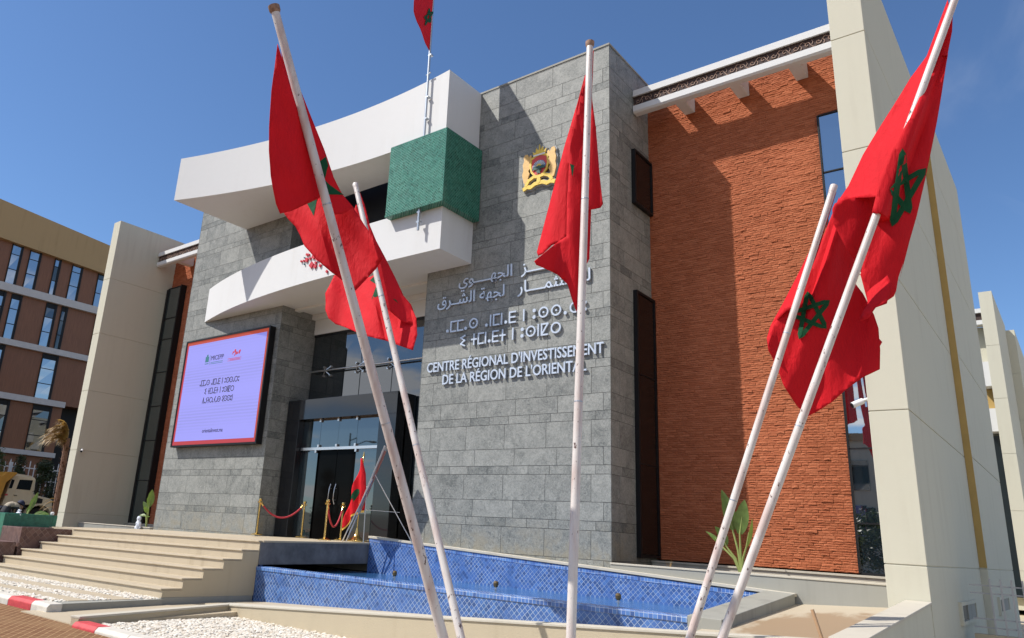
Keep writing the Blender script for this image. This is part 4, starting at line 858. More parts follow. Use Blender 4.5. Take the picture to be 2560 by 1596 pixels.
RELIEF = {   # depth at the pole, slope across, slope down, folds
 'A': {'strip': (.17, .45, .05, .02, 3, 1), 'left': (.07, .60, .16, .03, 2.2, .6), 'lower': (.55, -.45, -.36, .05, 3.0, 1.1)},
 'B': {'strip': (.16, .30, -.02, .03, 2, .8), 'leftbit': (.2, .2, 0, .02, 3, 1), 'lower': (.55, -.42, -.36, .06, 2.6, 1.2)},
 'C': {'outer': (.10, -1.0, 0, .03, 9, .5), 'inner': (.19, .55, -.03, .05, 7, .4), 'right': (.14, .12, -.03, .05, 6, .5), 'lowright': (.2, .2, 0, .02, 5, .5)},
 'D': {'edge': (.07, -.95, 0, .02, 4, .6), 'main': (.24, .16, -.03, .07, 2.6, .7), 'flick': (.4, .3, 0, .0, 1, 1)},
 'E': {'left': (.085, -.85, -.02, .035, 4, .7), 'main': (.20, .12, 0, .06, 3.0, .35), 'under': (.42, .5, .03, .04, 3, .5), 'tail': (.32, -.6, -.5, .03, 3, 1)}}
def depth(fk, pk, s, t):
    d0, gs, gt, am, kx, ky = RELIEF[fk][pk]
    pts = FL[fk]['p'][pk]; u = t-sum(p[1] for p in pts)/len(pts)
    s0 = s
    if fk == 'C': s0 = s/(0.35+.25*max(0, t))
    if fk in 'ED': s0 = s/(0.4+.22*max(0, t))
    w = .35 if abs(s) < .12 else 1.0
    d = d0+gs*s+gt*u+w*(am*math.sin(kx*s0*2+ky*u*1.7+len(pk))+am*.45*math.sin(kx*2.6*s0-ky*u*2.9+1.3)+am*.22*math.sin(kx*6.1*s0+ky*u*1.3+.4))
    d += w*.010*math.sin(9*s+3*u)*math.sin(4*u-2*s)+w*.006*math.sin(17*s-11*u)
    if pk == 'lower': d += .035*math.sin(7*s+4*u)+.02*math.sin(13*s-5*u)
    if fk == 'E' and pk == 'main':
        hem = E_HEM
        cover = sst(hem-2.2, hem-1.2, t)*(1-sst(hem-.02, hem+.06, t))*(1-sst(.05, .15, s))
        d = d*(1-cover)+(-.075)*cover
    return d if pk in ('left', 'edge') or abs(s) > .25 or (fk == 'E' and pk == 'main') else max(d, .075)
E_HEM = 0
def inside(p, poly):
    x, y = p; c = False
    for (x0, y0), (x1, y1) in zip(poly, poly[1:]+poly[:1]):
        if (y0 > y) != (y1 > y) and x < (x1-x0)*(y-y0)/(y1-y0)+x0: c = not c
    return c
def dens(poly, mx=.06):
    out = []
    # round the traced corners slightly, then subdivide
    for (a, b), (c, d) in zip(poly, poly[1:]+poly[:1]):
        n = max(1, int(math.hypot(c-a, d-b)/mx)); out += [(a+(c-a)*i/n, b+(d-b)*i/n) for i in range(n)]
    return out
def sheet(mb, poly, fn, step=.045, mi=0):
    """cloth sheet: the outline is filled with small triangles, each point gets its own depth from fn"""
    b = dens(poly, step); pts = [Vector(p) for p in b]; nb = len(b)
    xs = [p[0] for p in poly]; ys = [p[1] for p in poly]; x = min(xs); k = 0
    while x < max(xs):
        y = min(ys)+(step/2 if k % 2 else 0)
        while y < max(ys):
            if inside((x, y), poly):
                if min((Vector((x, y))-q).length for q in pts[:nb]) > step*.5: pts.append(Vector((x, y)))
            y += step
        x += step*.866; k += 1
    v, e, f, *_ = delaunay_2d_cdt(pts, [(i, (i+1) % nb) for i in range(nb)], [], 1, 1e-5)
    mb.add([fn(p.x, p.y) for p in v], [tuple(q) for q in f], mi)
POLE_LBL = {'A': 'tallest white flagpole leaning left towards the street, rusty flared top, left of the screen front', 'B': 'white flagpole leaning left just behind the tallest left pole, top below the white band',
            'C': 'nearly upright white flagpole in front of the grey lettered tower', 'D': 'thinner white flagpole leaning right, its top beside the blue window strip', 'E': 'white flagpole leaning far right out of the top of the picture, before the cream pylon'}
POLE_LBL['A'] = 'white flagpole leaning left with a rusty flared top high against the sky'
FLAG_LBL = {'A': 'red flag with green star folded on itself, high on the left leaning pole', 'B': 'red flag billowing low over the entrance glass behind the left poles', 'C': 'red flag hanging straight down its upright pole beside the coat of arms',
            'D': 'red flag showing a whole green star in front of the orange brick wing', 'E': 'largest red flag with green star hanging over the cream pylon at right'}
for k, F in FL.items():
    T, Bp, S, Nn, r = Vector(F['T']), Vector(F['B']), Vector(F['s']), Vector(F['v']), F['r']
    dn_ = (Bp-T).normalized(); Bp = Bp-dn_*(-.02) if False else Bp
    root = thing('flagpole', Bp, POLE_LBL[k], 'flagpole', 'white flagpoles on the pebble bed')
    n = 14; m = MB(); m.tube([T+(Bp-T)*i/n for i in range(n+1)], [r*(.90+.14*i/n) for i in range(n+1)], 18); m.build('shaft', M['pole'], root, smooth=True)
    m = MB(); ux = -dn_
    m.tube([T-ux*.05, T-ux*.02, T+ux*.035, T+ux*.045], [r*.95, r*1.22, r*1.25, r*.9] if k in 'AC' else [r*.95, r*1.0, r*1.02, r*.9], 18); m.build('cap', M['rust' if k in 'AC' else 'pole'], root, smooth=True)
    m = MB()
    for f_ in (.30, .62): p = T+(Bp-T)*f_; m.tube([p-ux*.006, p+ux*.006], [r*1.03, r*1.03], 18)
    m.build('joint_ring', M['galv'], root)
    bpm = MB(); bpm.lathe([(.16, 0), (.16, .02), (.07, .03), (.065, .08)], (Bp.x, Bp.y, Bp.z-.02), 16); bpm.build('base_plate', M['galv'], root)
    if k == 'E': E_HEM = max(p[1] for p in F['p']['left'])
    ft = thing('flag', T, FLAG_LBL[k], 'flag', 'red flags on the leaning poles')
    mk = lambda pk: (lambda s, t: T+S*s+dn_*t+Nn*depth(k, pk, s, t))
    mb = MB()
    for pk, poly in F['p'].items(): sheet(mb, [tuple(p) for p in poly], mk(pk))
    o = mb.build('cloth', M['red'], ft, smooth=True, recalc=False)
    so_ = o.modifiers.new('thickness', 'SOLIDIFY'); so_.thickness = .006; so_.offset = 0
    star = F['star']; mb = MB()
    if star == 'pent':
        p5 = [Vector(p) for p in F['pts']]; c5 = sum(p5, Vector((0, 0)))/5
        wd = .07 if k == 'D' else .085
        wd = sum((p-c5).length for p in p5)/5*(.18 if k == 'D' else .165)
        for i in range(5):
            a, b = p5[i], p5[(i+2) % 5]; d = (b-a).normalized(); nn = Vector((-d.y, d.x))*wd/2
            pl = [tuple(a), tuple(a+d*wd*1.3+nn), tuple(b-d*wd*1.3+nn), tuple(b), tuple(b-d*wd*1.3-nn), tuple(a+d*wd*1.3-nn)]
            e = .016+.0015*i
            sheet(mb, pl, lambda s, t: T+S*s+dn_*t+Nn*(depth(k, 'main', s, t)-e), .045)
    else:
        pks = {'A': ['strip', 'strip', 'strip', 'lower'], 'B': ['lower', 'lower', 'strip'], 'C': ['inner']}[k]
        for pl, pk in list(zip(star, pks))[1:]: q_ = MB(); sheet(q_, [tuple(p) for p in pl], lambda s, t: T+S*s+dn_*t+Nn*(depth(k, pk, s, t)-.012), .06); q_.build('star', M['starg'], ft, smooth=True, recalc=False)
        for pl, pk in list(zip(star, pks))[:1]: sheet(mb, [tuple(p) for p in pl], lambda s, t: T+S*s+dn_*t+Nn*(depth(k, pk, s, t)-.012), .06)
    mb.build('star', M['starg'], ft, smooth=True, recalc=False)
# roof flagpole and flag
t = thing('flagpole', (-12.1, 13.05, 9.0), 'thin steel flagpole rising past the green tiled box on the white bands', 'flagpole')
m = MB(); m.tube([(-12.1, 13.05, 8.92), (-12.13, 13.05, 13.4), (-12.16, 13.05, 16.9)], [.035, .035, .028], 12); m.build('shaft', M['galv'], t, smooth=True)
m = MB()
for z in (9.15, 9.42, 12.1, 12.75, 14.05): m.box(-12.16, -12.06, 13.02, 13.12, z-.02, z+.02)
m.tube([(-12.2, 13.05, 13.45), (-12.03, 13.03, 13.47)], .018, 6); m.build('bracket', M['galv'], t)
ft = thing('flag', (-12.15, 13.05, 15.9), 'small red flag with green star on the roof flagpole against the sky', 'flag')
poly = [(-12.95, 16.4), (-12.6, 16.45), (-12.16, 16.2), (-12.155, 15.42), (-12.15, 14.99), (-12.15, 14.59), (-12.17, 14.22), (-12.33, 14.51), (-12.71, 15.37), (-12.86, 15.8), (-12.95, 16.2)]
mb = MB()
def rfl(a, b, off=0.0):
    # the cloth streams towards the street (-Y) from the pole
    k = max(0, min(1.2, (-12.15-a)/.8)); q = 1-.105*k-off/13
    return (a*q, 13.07*q+.05*math.sin(6*k+2*b)*k, 1.6+(b-1.6)*q)
rf_ = lambda a, b: (a, 13.09+.09*math.sin(7*a+2*b)+.05*math.sin(5*b), b)
sheet(mb, poly, rfl, .05); o = mb.build('cloth', M['red'], ft, smooth=True, recalc=False); so_ = o.modifiers.new('thickness', 'SOLIDIFY'); so_.thickness = .006
c5 = (-12.31, 15.38); p5 = [(c5[0]+.19*math.sin(i*2*math.pi/5), c5[1]+.30*math.cos(i*2*math.pi/5)) for i in range(5)]; mb = MB()
for i in range(5):
    a, b = Vector(p5[i]), Vector(p5[(i+2) % 5]); d = (b-a).normalized(); nn = Vector((-d.y, d.x))*.03
    sheet(mb, [tuple(a), tuple(a+d*.06+nn), tuple(b-d*.06+nn), tuple(b), tuple(b-d*.06-nn), tuple(a+d*.06-nn)], lambda u, v: rfl(u, v, .03+.002*i), .05)
mb.build('star', M['starg'], ft, recalc=False)
# ------------------------------------------------------------------ entrance furniture
def stanchion(x, y, z, h, label):
    r = thing('stanchion', (x, y, z), label, 'stanchion', 'brass rope stanchions by the entrance')
    MB().lathe([(.17, 0), (.17, .015), (.13, .03), (.06, .045), (.04, .06)], (x, y, z), 24).build('base', M['brass'], r, smooth=True)
    MB().lathe([(.026, .055), (.026, h-.13), (.045, h-.125), (.045, h-.105), (.028, h-.10), (.028, h-.085)], (x, y, z), 16).build('post', M['brass'], r, smooth=True)
    MB().lathe([(.015, h-.085), (.042, h-.065), (.05, h-.04), (.042, h-.012), (.02, h)], (x, y, z), 16).build('finial', M['brass'], r, smooth=True)
    m = MB()
    for a in range(4): m.tube([(x+.03*math.cos(a*1.57), y+.03*math.sin(a*1.57), z+h-.115), (x+.075*math.cos(a*1.57), y+.075*math.sin(a*1.57), z+h-.12), (x+.08*math.cos(a*1.57), y+.08*math.sin(a*1.57), z+h-.09)], .009, 6)
    m.build('hook', M['brass'], r)
ZPL = 1.30
st = [(-18.1, 13.8), (-17.3, 14.75), (-15.0, 13.55), (-15.75, 14.8)]
for (x, y), lb in zip(st, ('brass rope stanchion standing at the corner of the left stone tower', 'brass rope stanchion at the right end of the wide red rope', 'brass rope stanchion nearest the pool slab, before the black doors', 'brass rope stanchion close to the red ceremonial flag')):
    stanchion(x, y, ZPL, 1.0, lb)
def rope(a, b, sag, label):
    r = thing('rope', ((a[0]+b[0])/2, (a[1]+b[1])/2, ZPL+.55), label, 'rope', 'red velvet ropes between the stanchions')
    A, Bq = Vector(a), Vector(b); n = 22; pts = [A.lerp(Bq, i/n)+Vector((0, 0, -sag*(1-(2*i/n-1)**2))) for i in range(n+1)]
    MB().tube(pts, .024, 10).build('cord', M['rope'], r, smooth=True)
    m = MB(); m.tube([pts[0], pts[1]], .03, 10); m.tube([pts[-2], pts[-1]], .03, 10); m.build('end_cap', M['brass'], r, smooth=True)
zr = ZPL+.86
rope((st[0][0]+.07, st[0][1], zr), (st[1][0]-.07, st[1][1], zr), .36, 'red velvet rope in the wide sag left of the glass doors'); rope((st[2][0]-.05, st[2][1]+.05, zr), (st[3][0]+.05, st[3][1]-.05, zr), .52, 'red velvet rope in the deep narrow sag before the glass doors')
# flag on a brass floor stand
fx, fy = -14.52, 14.2
r = thing('flag_stand', (fx, fy, ZPL), 'brass floor stand and pole holding the fringed red flag by the doors', 'flag stand')
MB().lathe([(.26, 0), (.26, .02), (.2, .05), (.09, .12), (.05, .2), (.03, .3), (.02, .32)], (fx, fy, ZPL+.01), 20).build('base', M['brass'], r, smooth=True)
MB().tube([(fx, fy, ZPL+.3), (fx+.01, fy, ZPL+2.12)], .016, 10).build('pole', M['brass'], r, smooth=True)
MB().lathe([(.03, 0), (.012, .03), (.03, .06), (.004, .17)], (fx+.01, fy, ZPL+2.11), 10).build('finial', M['brass'], r, smooth=True)
ft = thing('flag', (fx, fy, ZPL+2.1), 'red ceremonial flag with gold fringe furled on the brass floor stand', 'flag')
pl = [(.01, 2.10), (-.05, 1.95), (-.17, 1.5), (-.3, 1.0), (-.42, .5), (-.47, .36), (-.40, .3), (-.33, .36), (-.2, .62), (.0, .74), (.25, .78), (.24, 1.2), (.17, 1.7), (.06, 2.08)]
ff = lambda a, b: (fx+a, fy-.05+.05*math.sin(22*a+2*b)-.1*abs(a), ZPL+b)
mb = MB(); sheet(mb, pl, ff, .04); o = mb.build('cloth', M['red'], ft, smooth=True, recalc=False); so_ = o.modifiers.new('thickness', 'SOLIDIFY'); so_.thickness = .008
mb = MB(); fr_ = [(-.47, .36), (-.40, .3), (-.33, .36), (-.2, .62), (.0, .74), (.25, .78)]
sheet(mb, fr_+[(a, b-.05) for a, b in reversed(fr_)], lambda a, b: (ff(a, b)[0], ff(a, b)[1]-.012, ff(a, b)[2]), .03); mb.build('fringe', M['gold'], ft, recalc=False)
mb = MB(); sc5 = [(-.10, 1.32), (-.02, 1.30), (.06, 1.34), (-.03, 1.2), (-.12, .98), (-.14, 1.08), (-.22, 1.02), (-.17, 1.2)]
sheet(mb, sc5, lambda a, b: (ff(a, b)[0], ff(a, b)[1]-.012, ff(a, b)[2]), .03); mb.build('star', M['starg'], ft, recalc=False)
# folding sign easel leaning on the platform
r = thing('easel', (-14.6, 14.05, ZPL), 'aluminium folding easel holding a tilted sign panel seen edge-on by the doors', 'easel')
wv = Vector((-.65, .76, 0))*.42
b0, t0 = Vector((-14.05, 13.75, 2.02)), Vector((-13.22, 13.7, 3.62)); up_ = (t0-b0).normalized(); pn = up_.cross(wv.normalized())
m = MB(); ct = [b0-wv*.35, b0+wv*.65, t0+wv*.65, t0-wv*.35]; ct[0] += Vector((-.04, 0, 0)); ct[3] += Vector((-.05, 0, 0))
m.hexa([c-pn*.02 for c in ct], [c+pn*.02 for c in ct]); m.build('panel', plain('grey white sign back', (.50, .47, .44), .5, .2, 6), r, bevel=.005)
m = MB(); ins = [c.lerp(sum(ct, Vector())/4, .12)-pn*.024 for c in ct]; m.quad(*ins); m.build('sheet', plain('faded red print', (.5, .2, .17), .6, .3, 5), r)
for a, b, w in ((Vector((-14.42, 13.62, ZPL)), t0-wv*.3-up_*.9, .016), (Vector((-14.33, 13.66, ZPL)), t0+wv*.3-up_*.7, .016), (Vector((-12.55, 14.18, 1.32)), t0-up_*.75+pn*.03, .012), (Vector((-13.78, 13.72, ZPL)), Vector((-13.82, 13.72, 2.65)), .012)): MB().tube([a, b], w, 8).build('leg', M['steel'], r, smooth=True)
m = MB(); m.tube([(-13.8, 13.72, 2.08), (-12.95, 14.05, 2.06)], .008, 6); m.build('brace', M['steel'], r)
# security cameras
def camera_unit(p, d, label):
    r = thing('security_camera', p, label, 'camera'); p = Vector(p); d = Vector(d).normalized()
    MB().tube([p, p+d*.0+Vector((-.1 if p.x > -10 else .1, -.02, -.03))], .028, 10).build('bracket', M['camw'], r, smooth=True)
    q = p+Vector((-.12 if p.x > -10 else .12, -.03, -.05)); MB().tube([q-d*.06, q+d*.13], .05, 14).build('body', M['camw'], r, smooth=True); MB().tube([q+d*.13, q+d*.14], .042, 14).build('lens', M['blackmetal'], r)
camera_unit((-2.565, 13.9, 4.14), (-.75, -.5, -.42), 'white bullet security camera on the right pylon beside the blue glass')
camera_unit((-29.92, 14.0, 3.97), (.75, -.5, -.35), 'small white security camera on the inner face of the left pylon')
# ------------------------------------------------------------------ plants
def leaf(mb, p, d, length, width, curl=.4, twist=0.0, n=8, mi=0, notch=.0):
    """a banana-like blade: folded along the midrib, drooping towards the tip"""
    p = Vector(p); d = Vector(d).normalized(); side = Vector((.76, .65, 0)); side = (side-d*side.dot(d)).normalized(); side = (Matrix.Rotation(twist, 3, d) @ side); vs = []; up = side.cross(d)
    c = p.copy(); dd = d.copy(); rows = []
    for i in range(n+1):
        t = i/n; w = width*(math.sin(math.pi*min(1, t*.93+.07))**.75)*(1-.25*t)
        if i == n: w = .004
        rg = 1+rnd.uniform(-notch, notch)
        rows.append([c-side*w*rg+up*w*.28, c, c+side*w+up*w*.28]); c = c+dd*length/n
        dd = (dd+Vector((0, 0, -1))*curl/n).normalized(); up = side.cross(dd).normalized()
    vs = [q for r in rows for q in r]; fs = []
    for i in range(n):
        for j in (0, 1): a = i*3+j; fs.append((a, a+1, a+4, a+3))
    mb.add(vs, fs, mi, rnd.random()); return c
def banana(name, base, specs, label):
    """specs: (stalk top, leaf direction, length, half-width, curl, twist)"""
    r = thing(name, base, label, 'plant')
    for tp, d, ln, w, cu, tw in specs:
        A, T_ = Vector(base), Vector(tp); mid = A.lerp(T_, .5)+Vector(((T_.x-A.x)*-.12, 0, .06))
        st_ = MB(); st_.tube([A, mid, T_, T_+Vector(d).normalized()*ln*.5], [.028, .022, .016, .006], 7); s_ = st_.build('stalk', M['rib'], r, smooth=True)
        m = MB(); leaf(m, T_, d, ln, w*1.12, cu, tw, 9, notch=.10); m.build('leaf', M['leaf'], r, smooth=True, recalc=False)
banana('banana_plant', (-5.28, 15.45, 1.16), [((-5.40, 15.4, 2.02), (-.22, -.02, 1), .78, .14, .12, .25), ((-5.25, 15.35, 1.95), (.22, -.1, 1), .66, .13, .1, -.5), ((-5.12, 15.3, 1.72), (.25, -.1, 1), .55, .13, .3, .9),
    ((-5.55, 15.4, 1.72), (-.30, -.1, 1), .40, .11, .9, .3), ((-5.62, 15.4, 1.70), (-.75, 0, .9), .42, .05, .5, 0), ((-5.55, 15.45, 1.62), (-.9, 0, .35), .2, .04, .8, 0)], 'banana plant with broad upright leaves against the orange brick wall')
banana('rubber_plant', (-25.58, 14.75, 1.16), [((-25.62, 14.75, 1.95), (.06, 0, 1), .6, .13, .05, .6), ((-25.68, 14.75, 1.8), (-.5, -.2, 1), .4, .09, .6, .3), ((-25.55, 14.7, 1.6), (.8, -.3, .35), .36, .07, .9, .2), ((-25.65, 14.7, 1.62), (-.7, -.3, .3), .3, .06, .9, 0), ((-25.6, 14.7, 1.75), (.2, -.5, .7), .3, .08, .7, .8)], 'young broad-leaved plant between the left brick strip and stone tower')
banana('banana_plant', (-24.95, 10.4, 1.36), [((-24.95, 10.45, 1.6), (.1, .22, 1), .55, .08, .15, .5), ((-24.98, 10.42, 1.50), (-.05, .15, .8), .28, .06, 1.0, .4), ((-24.9, 10.6, 1.45), (.2, .6, .35), .42, .09, .9, .1), ((-24.9, 10.75, 1.42), (.2, .7, .5), .3, .08, .7, .4)], 'young banana plant with yellow-green leaves in the green planter')
def tuft(base, label, h=.22, nn=16):
    r = thing('grass_tuft', base, label, 'weed'); m = MB()
    for _ in range(nn):
        a = rnd.uniform(0, 6.28); l = h*rnd.uniform(.6, 1.2); b = Vector(base); t = b+Vector((math.cos(a)*l*.35, math.sin(a)*l*.35, l)); s = Vector((-math.sin(a), math.cos(a), 0))*.004
        m.add([b-s, b+s, t], [(0, 1, 2)])
    m.build('blades', M['dryfrond'], r, recalc=False)
tuft((-6.62, 15.2, 1.16), 'small dry grass tuft in the planter below the brown side window', .26, 22)
tuft((-8.35, 9.30, -.11), 'small dry weed at the foot of the cream ramp wall', .2, 14)
# wrapped plastic bags
def bag(base, h, w, label):
    r = thing('plastic_bag', base, label, 'bag'); m = MB(); n = 14; k = 9; vs = []; fs = []
    for i in range(k+1):
        t = i/k; rad = w*(.8-.35*t+.08*math.sin(t*7)+.12*math.sin(t*17))
        for j in range(n): a = 2*math.pi*j/n; q = rad*(1+.16*math.sin(j*2.7+i*1.3)+rnd.uniform(-.22, .22)); vs.append((base[0]+q*math.cos(a), base[1]+q*math.sin(a)*.7, base[2]+h*t))
    for i in range(k):
        for j in range(n): fs.append((i*n+j, i*n+(j+1) % n, (i+1)*n+(j+1) % n, (i+1)*n+j))
    m.add(vs, fs); m.add([vs[-1-j] for j in range(n)], [tuple(range(n))]); m.build('crumpled_bag', M['plastic'], r, smooth=True)
bag((-25.35, 14.3, 1.19), .42, .15, 'crumpled white plastic bag on the platform beside the young plant')
bag((-24.60, 10.02, 1.42), .17, .12, 'crumpled clear plastic wrap on the corner of the green planter')
# planters at the left
def planter_box(x0, x1, y0, y1, z1, mat, label, soil=True):
    r = thing('planter', ((x0+x1)/2, (y0+y1)/2, .1), label, 'planter'); m = MB(); t = .13
    m.box(x0, x1, y0, y0+t, -.05, z1); m.box(x0, x1, y1-t, y1, -.05, z1); m.box(x0, x0+t, y0+t, y1-t, -.05, z1); m.box(x1-t, x1, y0+t, y1-t, -.05, z1); m.build('box', mat, r, bevel=.012)
    MB().box(x0+t, x1-t, y0+t, y1-t, -.05, z1-.1).build('soil', M['soil'], r)
planter_box(-25.45, -24.5, 9.6, 11.13, 1.475, M['greenpl'], 'tall green glazed planter left of the steps')
planter_box(-24.3, -22.98, 9.52, 11.4, 1.12, M['browntile'], 'brown tiled planter with diamond pattern beside the steps')
planter_box(-24.3, -22.98, 8.5, 9.45, .73, M['browntile'], 'low brown tiled planter in front of the taller brown one')
t = thing('lamp_globe', (-24.56, 10.98, 1.475), 'small round white lamp globe on the end of the green planter', 'globe')
MB().lathe([(.01, .0), (.045, .01), (.06, .05), (.045, .09), (.01, .105)], (-24.56, 10.98, 1.475), 14).build('globe', M['jug'], t, smooth=True)
# wooden stick leaning at the landing
t = thing('wooden_stick', (-2.57, 10.15, .68), 'thin wooden stick standing on the beige landing at the right', 'stick')
MB().tube([(-2.56, 10.17, .55), (-2.69, 10.2, 1.01)], .021, 10).build('shaft', M['stick'], t, smooth=True)

# ------------------------------------------------------------------ person bending behind the green planter
pr = thing('person', (-26.15, 10.35, .72), 'person in beige jacket and navy cap bending over behind the green planter', 'person')
def skin_body(name, chains, mats, parent, sub=2):
    """one continuous body: joints as connected edges with a radius each, grown with the Skin modifier"""
    vs, es, rs, idx = [], [], [], {}
    for ch in chains:
        prev = None
        for nm, p, rad in ch:
            if nm not in idx: idx[nm] = len(vs); vs.append(p); rs.append(rad)
            if prev is not None: es.append((prev, idx[nm]))
            prev = idx[nm]
    me = bpy.data.meshes.new(name); me.from_pydata(vs, es, []); o = bpy.data.objects.new(name, me); COL.objects.link(o)
    me.materials.append(mats)
    sk = o.modifiers.new('skin', 'SKIN'); sk.use_smooth_shade = True
    for i, r_ in enumerate(rs):
        v = me.skin_vertices[0].data[i]; v.radius = (r_, r_) if not isinstance(r_, tuple) else r_; v.use_root = (i == 0)
    sb_ = o.modifiers.new('sub', 'SUBSURF'); sb_.levels = sub; sb_.render_levels = sub
    dg = bpy.context.evaluated_depsgraph_get(); m2 = bpy.data.meshes.new_from_object(o.evaluated_get(dg)); o.modifiers.clear(); o.data = m2
    if parent: adopt(o, parent)
    return o
px, py, pz_ = -26.12, 10.27, .72
hip = (px, py-.10, pz_+.86)
body = skin_body('body', [
    [('hip', hip, (.16, .13)), ('belly', (px, py+.0, pz_+.97), (.16, .13)), ('chest', (px+.02, py+.13, pz_+1.0), (.17, .13)), ('sh', (px+.03, py+.21, pz_+.97), (.13, .11)), ('neck', (px+.06, py+.27, pz_+.96), .06), ('head', (px+.1, py+.34, pz_+.95), .095), ('crown', (px+.12, py+.41, pz_+.92), .08)],
    [('hip', hip, 0), ('hl', (px-.1, py-.08, pz_+.82), .10), ('kl', (px-.1, py+.0, pz_+.46), .065), ('al', (px-.1, py-.06, pz_+.09), .045), ('tl', (px-.1, py+.1, pz_+.04), .04)],
    [('hip', hip, 0), ('hr', (px+.1, py-.08, pz_+.82), .10), ('kr', (px+.1, py+.0, pz_+.46), .065), ('ar', (px+.1, py-.06, pz_+.09), .045), ('tr', (px+.1, py+.1, pz_+.04), .04)],
    [('sh', (0, 0, 0), 0), ('sl', (px-.18, py+.25, pz_+.92), .065), ('el', (px-.2, py+.28, pz_+.64), .048), ('wl', (px-.12, py+.36, pz_+.42), .034), ('hdl', (px-.10, py+.38, pz_+.33), .032)],
    [('sh', (0, 0, 0), 0), ('sr', (px+.2, py+.25, pz_+.92), .065), ('er', (px+.24, py+.28, pz_+.64), .048), ('wr', (px+.16, py+.36, pz_+.42), .034), ('hdr', (px+.14, py+.38, pz_+.33), .032)]], M['jacket'], pr)
body.data.materials.append(M['trouser']); body.data.materials.append(M['skin'])
for p in body.data.polygons:
    z = p.center.z; y = p.center.y
    if z < pz_+.95 and y < py+.24: p.material_index = 1
    if y > py+.29 and z > pz_+.8: p.material_index = 2
    if z < pz_+.40 and y > py+.3: p.material_index = 2
body.data.update()
cap = MB(); cap.lathe([(.115, 0), (.12, .03), (.10, .09), (.05, .125), (.01, .13)], (0, 0, 0), 18); cap.box(-.07, .07, .08, .19, -.005, .01)
co = cap.build('cap', M['navy'], None, smooth=True); co.location = (px+.12, py+.31, pz_+1.03); co.rotation_euler = (R(-32), 0, 0); adopt(co, pr)
for s in (-1, 1):
    fg = MB()
    hx, hy, hz = (px-.10, py+.38, pz_+.33) if s < 0 else (px+.14, py+.38, pz_+.33)
    for i in range(4):
        o_ = (i-1.5)*.018; fg.tube([(hx+o_, hy, hz), (hx+o_*1.2, hy+.012, hz-.05-.008*(1-abs(i-1.5))), (hx+o_*1.2, hy+.03, hz-.085)], [.010, .009, .006], 6)
    fg.tube([(hx+s*-.02, hy-.01, hz+.01), (hx+s*-.05, hy+.01, hz-.03), (hx+s*-.05, hy+.03, hz-.055)], [.011, .010, .007], 6)
    fg.build('hand', M['skin'], pr, smooth=True)

# ------------------------------------------------------------------ dump truck behind the planters
TX = -44.0; tr0 = thing('dump_truck', (-45.0, 18.0, .72), 'cream bonneted dump truck with amber tipper body behind the planters', 'truck')
def side(poly, x0, x1): 
    m = MB(); m.prism(poly, lambda a, b: (x0, a, b), lambda a, b: (x1, a, b)); return m
side([(16.98, 1.72), (18.46, 1.86), (18.48, 2.7), (18.44, 3.2), (18.34, 3.30), (17.24, 3.36), (17.18, 3.2)], -46.0, -44.0).build('cab', M['offwhite'], tr0, bevel=.05)
side([(17.2, 3.362), (18.3, 3.305), (18.2, 3.37), (17.4, 3.42)], -45.9, -44.1).build('roof_visor', M['offwhite'], tr0, bevel=.02)
side([(18.48, 1.95), (18.48, 2.44), (18.8, 2.36), (19.45, 2.25), (19.58, 2.17), (19.66, 1.6), (19.2, 1.62), (19.1, 1.85), (18.95, 1.95), (18.7, 1.95)], -45.7, -44.12).build('bonnet', M['offwhite'], tr0, bevel=.04)
def arc_poly(c, r0, r1, a0, a1, n=10): return [(c[0]+r1*math.cos(a0+(a1-a0)*i/n), c[1]+r1*math.sin(a0+(a1-a0)*i/n)) for i in range(n+1)]+[(c[0]+r0*math.cos(a1+(a0-a1)*i/n), c[1]+r0*math.sin(a1+(a0-a1)*i/n)) for i in range(n+1)]
side(arc_poly((18.95, 1.25), .62, .70, .1, 2.9), -44.4, -43.95).build('mudguard', M['offwhite'], tr0, bevel=.01)
d = side([(17.42, 1.95), (18.4, 2.0), (18.4, 3.2), (17.5, 3.24)], -44.02, -43.985).build('door', M['offwhite'], tr0, bevel=.01)
side([(17.52, 2.62), (18.24, 2.61), (18.28, 3.14), (17.6, 3.12)], -43.99, -43.975).build('window', M['glass'], d)
side([(17.44, 2.28), (17.62, 2.28), (17.62, 2.31), (17.44, 2.31)], -43.99, -43.95).build('handle', M['blackmetal'], d)
side([(17.13, 2.62), (17.3, 2.64), (17.36, 3.08), (17.2, 3.1)], -43.998, -43.985).build('rear_window', M['glass'], tr0, bevel=.003)
side([(18.74, 1.97), (19.05, 1.97), (19.05, 2.2), (18.76, 2.25)], -44.13, -44.105).build('vent', M['blackmetal'], tr0)
side([(17.02, 2.24), (17.16, 2.26), (17.16, 2.34), (17.02, 2.32)], -43.998, -43.99).build('badge', M['inkred'], tr0)
side([(13.0, 1.9), (16.72, 1.9), (16.85, 2.9), (17.3, 3.38), (17.3, 3.46), (16.82, 3.46), (16.55, 3.2), (13.0, 3.2)], -46.3, -43.7).build('tipper_body', M['amber'], tr0, bevel=.03)
m = MB(); m.box(-45.6, -44.4, 13, 19.5, 1.25, 1.62); m.box(-45.9, -44.2, 19.45, 19.66, 1.3, 1.58); m.build('chassis', M['chassis'], tr0)
for wy in (14.0, 15.2, 18.95):
    for wx in (-44.35, -45.8):
        m = MB(); m.tube([(wx-.14, wy, 1.22), (wx-.10, wy, 1.22), (wx+.10, wy, 1.22), (wx+.14, wy, 1.22)], [.40, .5, .5, .40], 22); w_ = m.build('wheel', M['rubber'], tr0, smooth=True)
        MB().tube([(wx-.15, wy, 1.22), (wx+.15, wy, 1.22)], .24, 16).build('rim', M['steel'], w_)
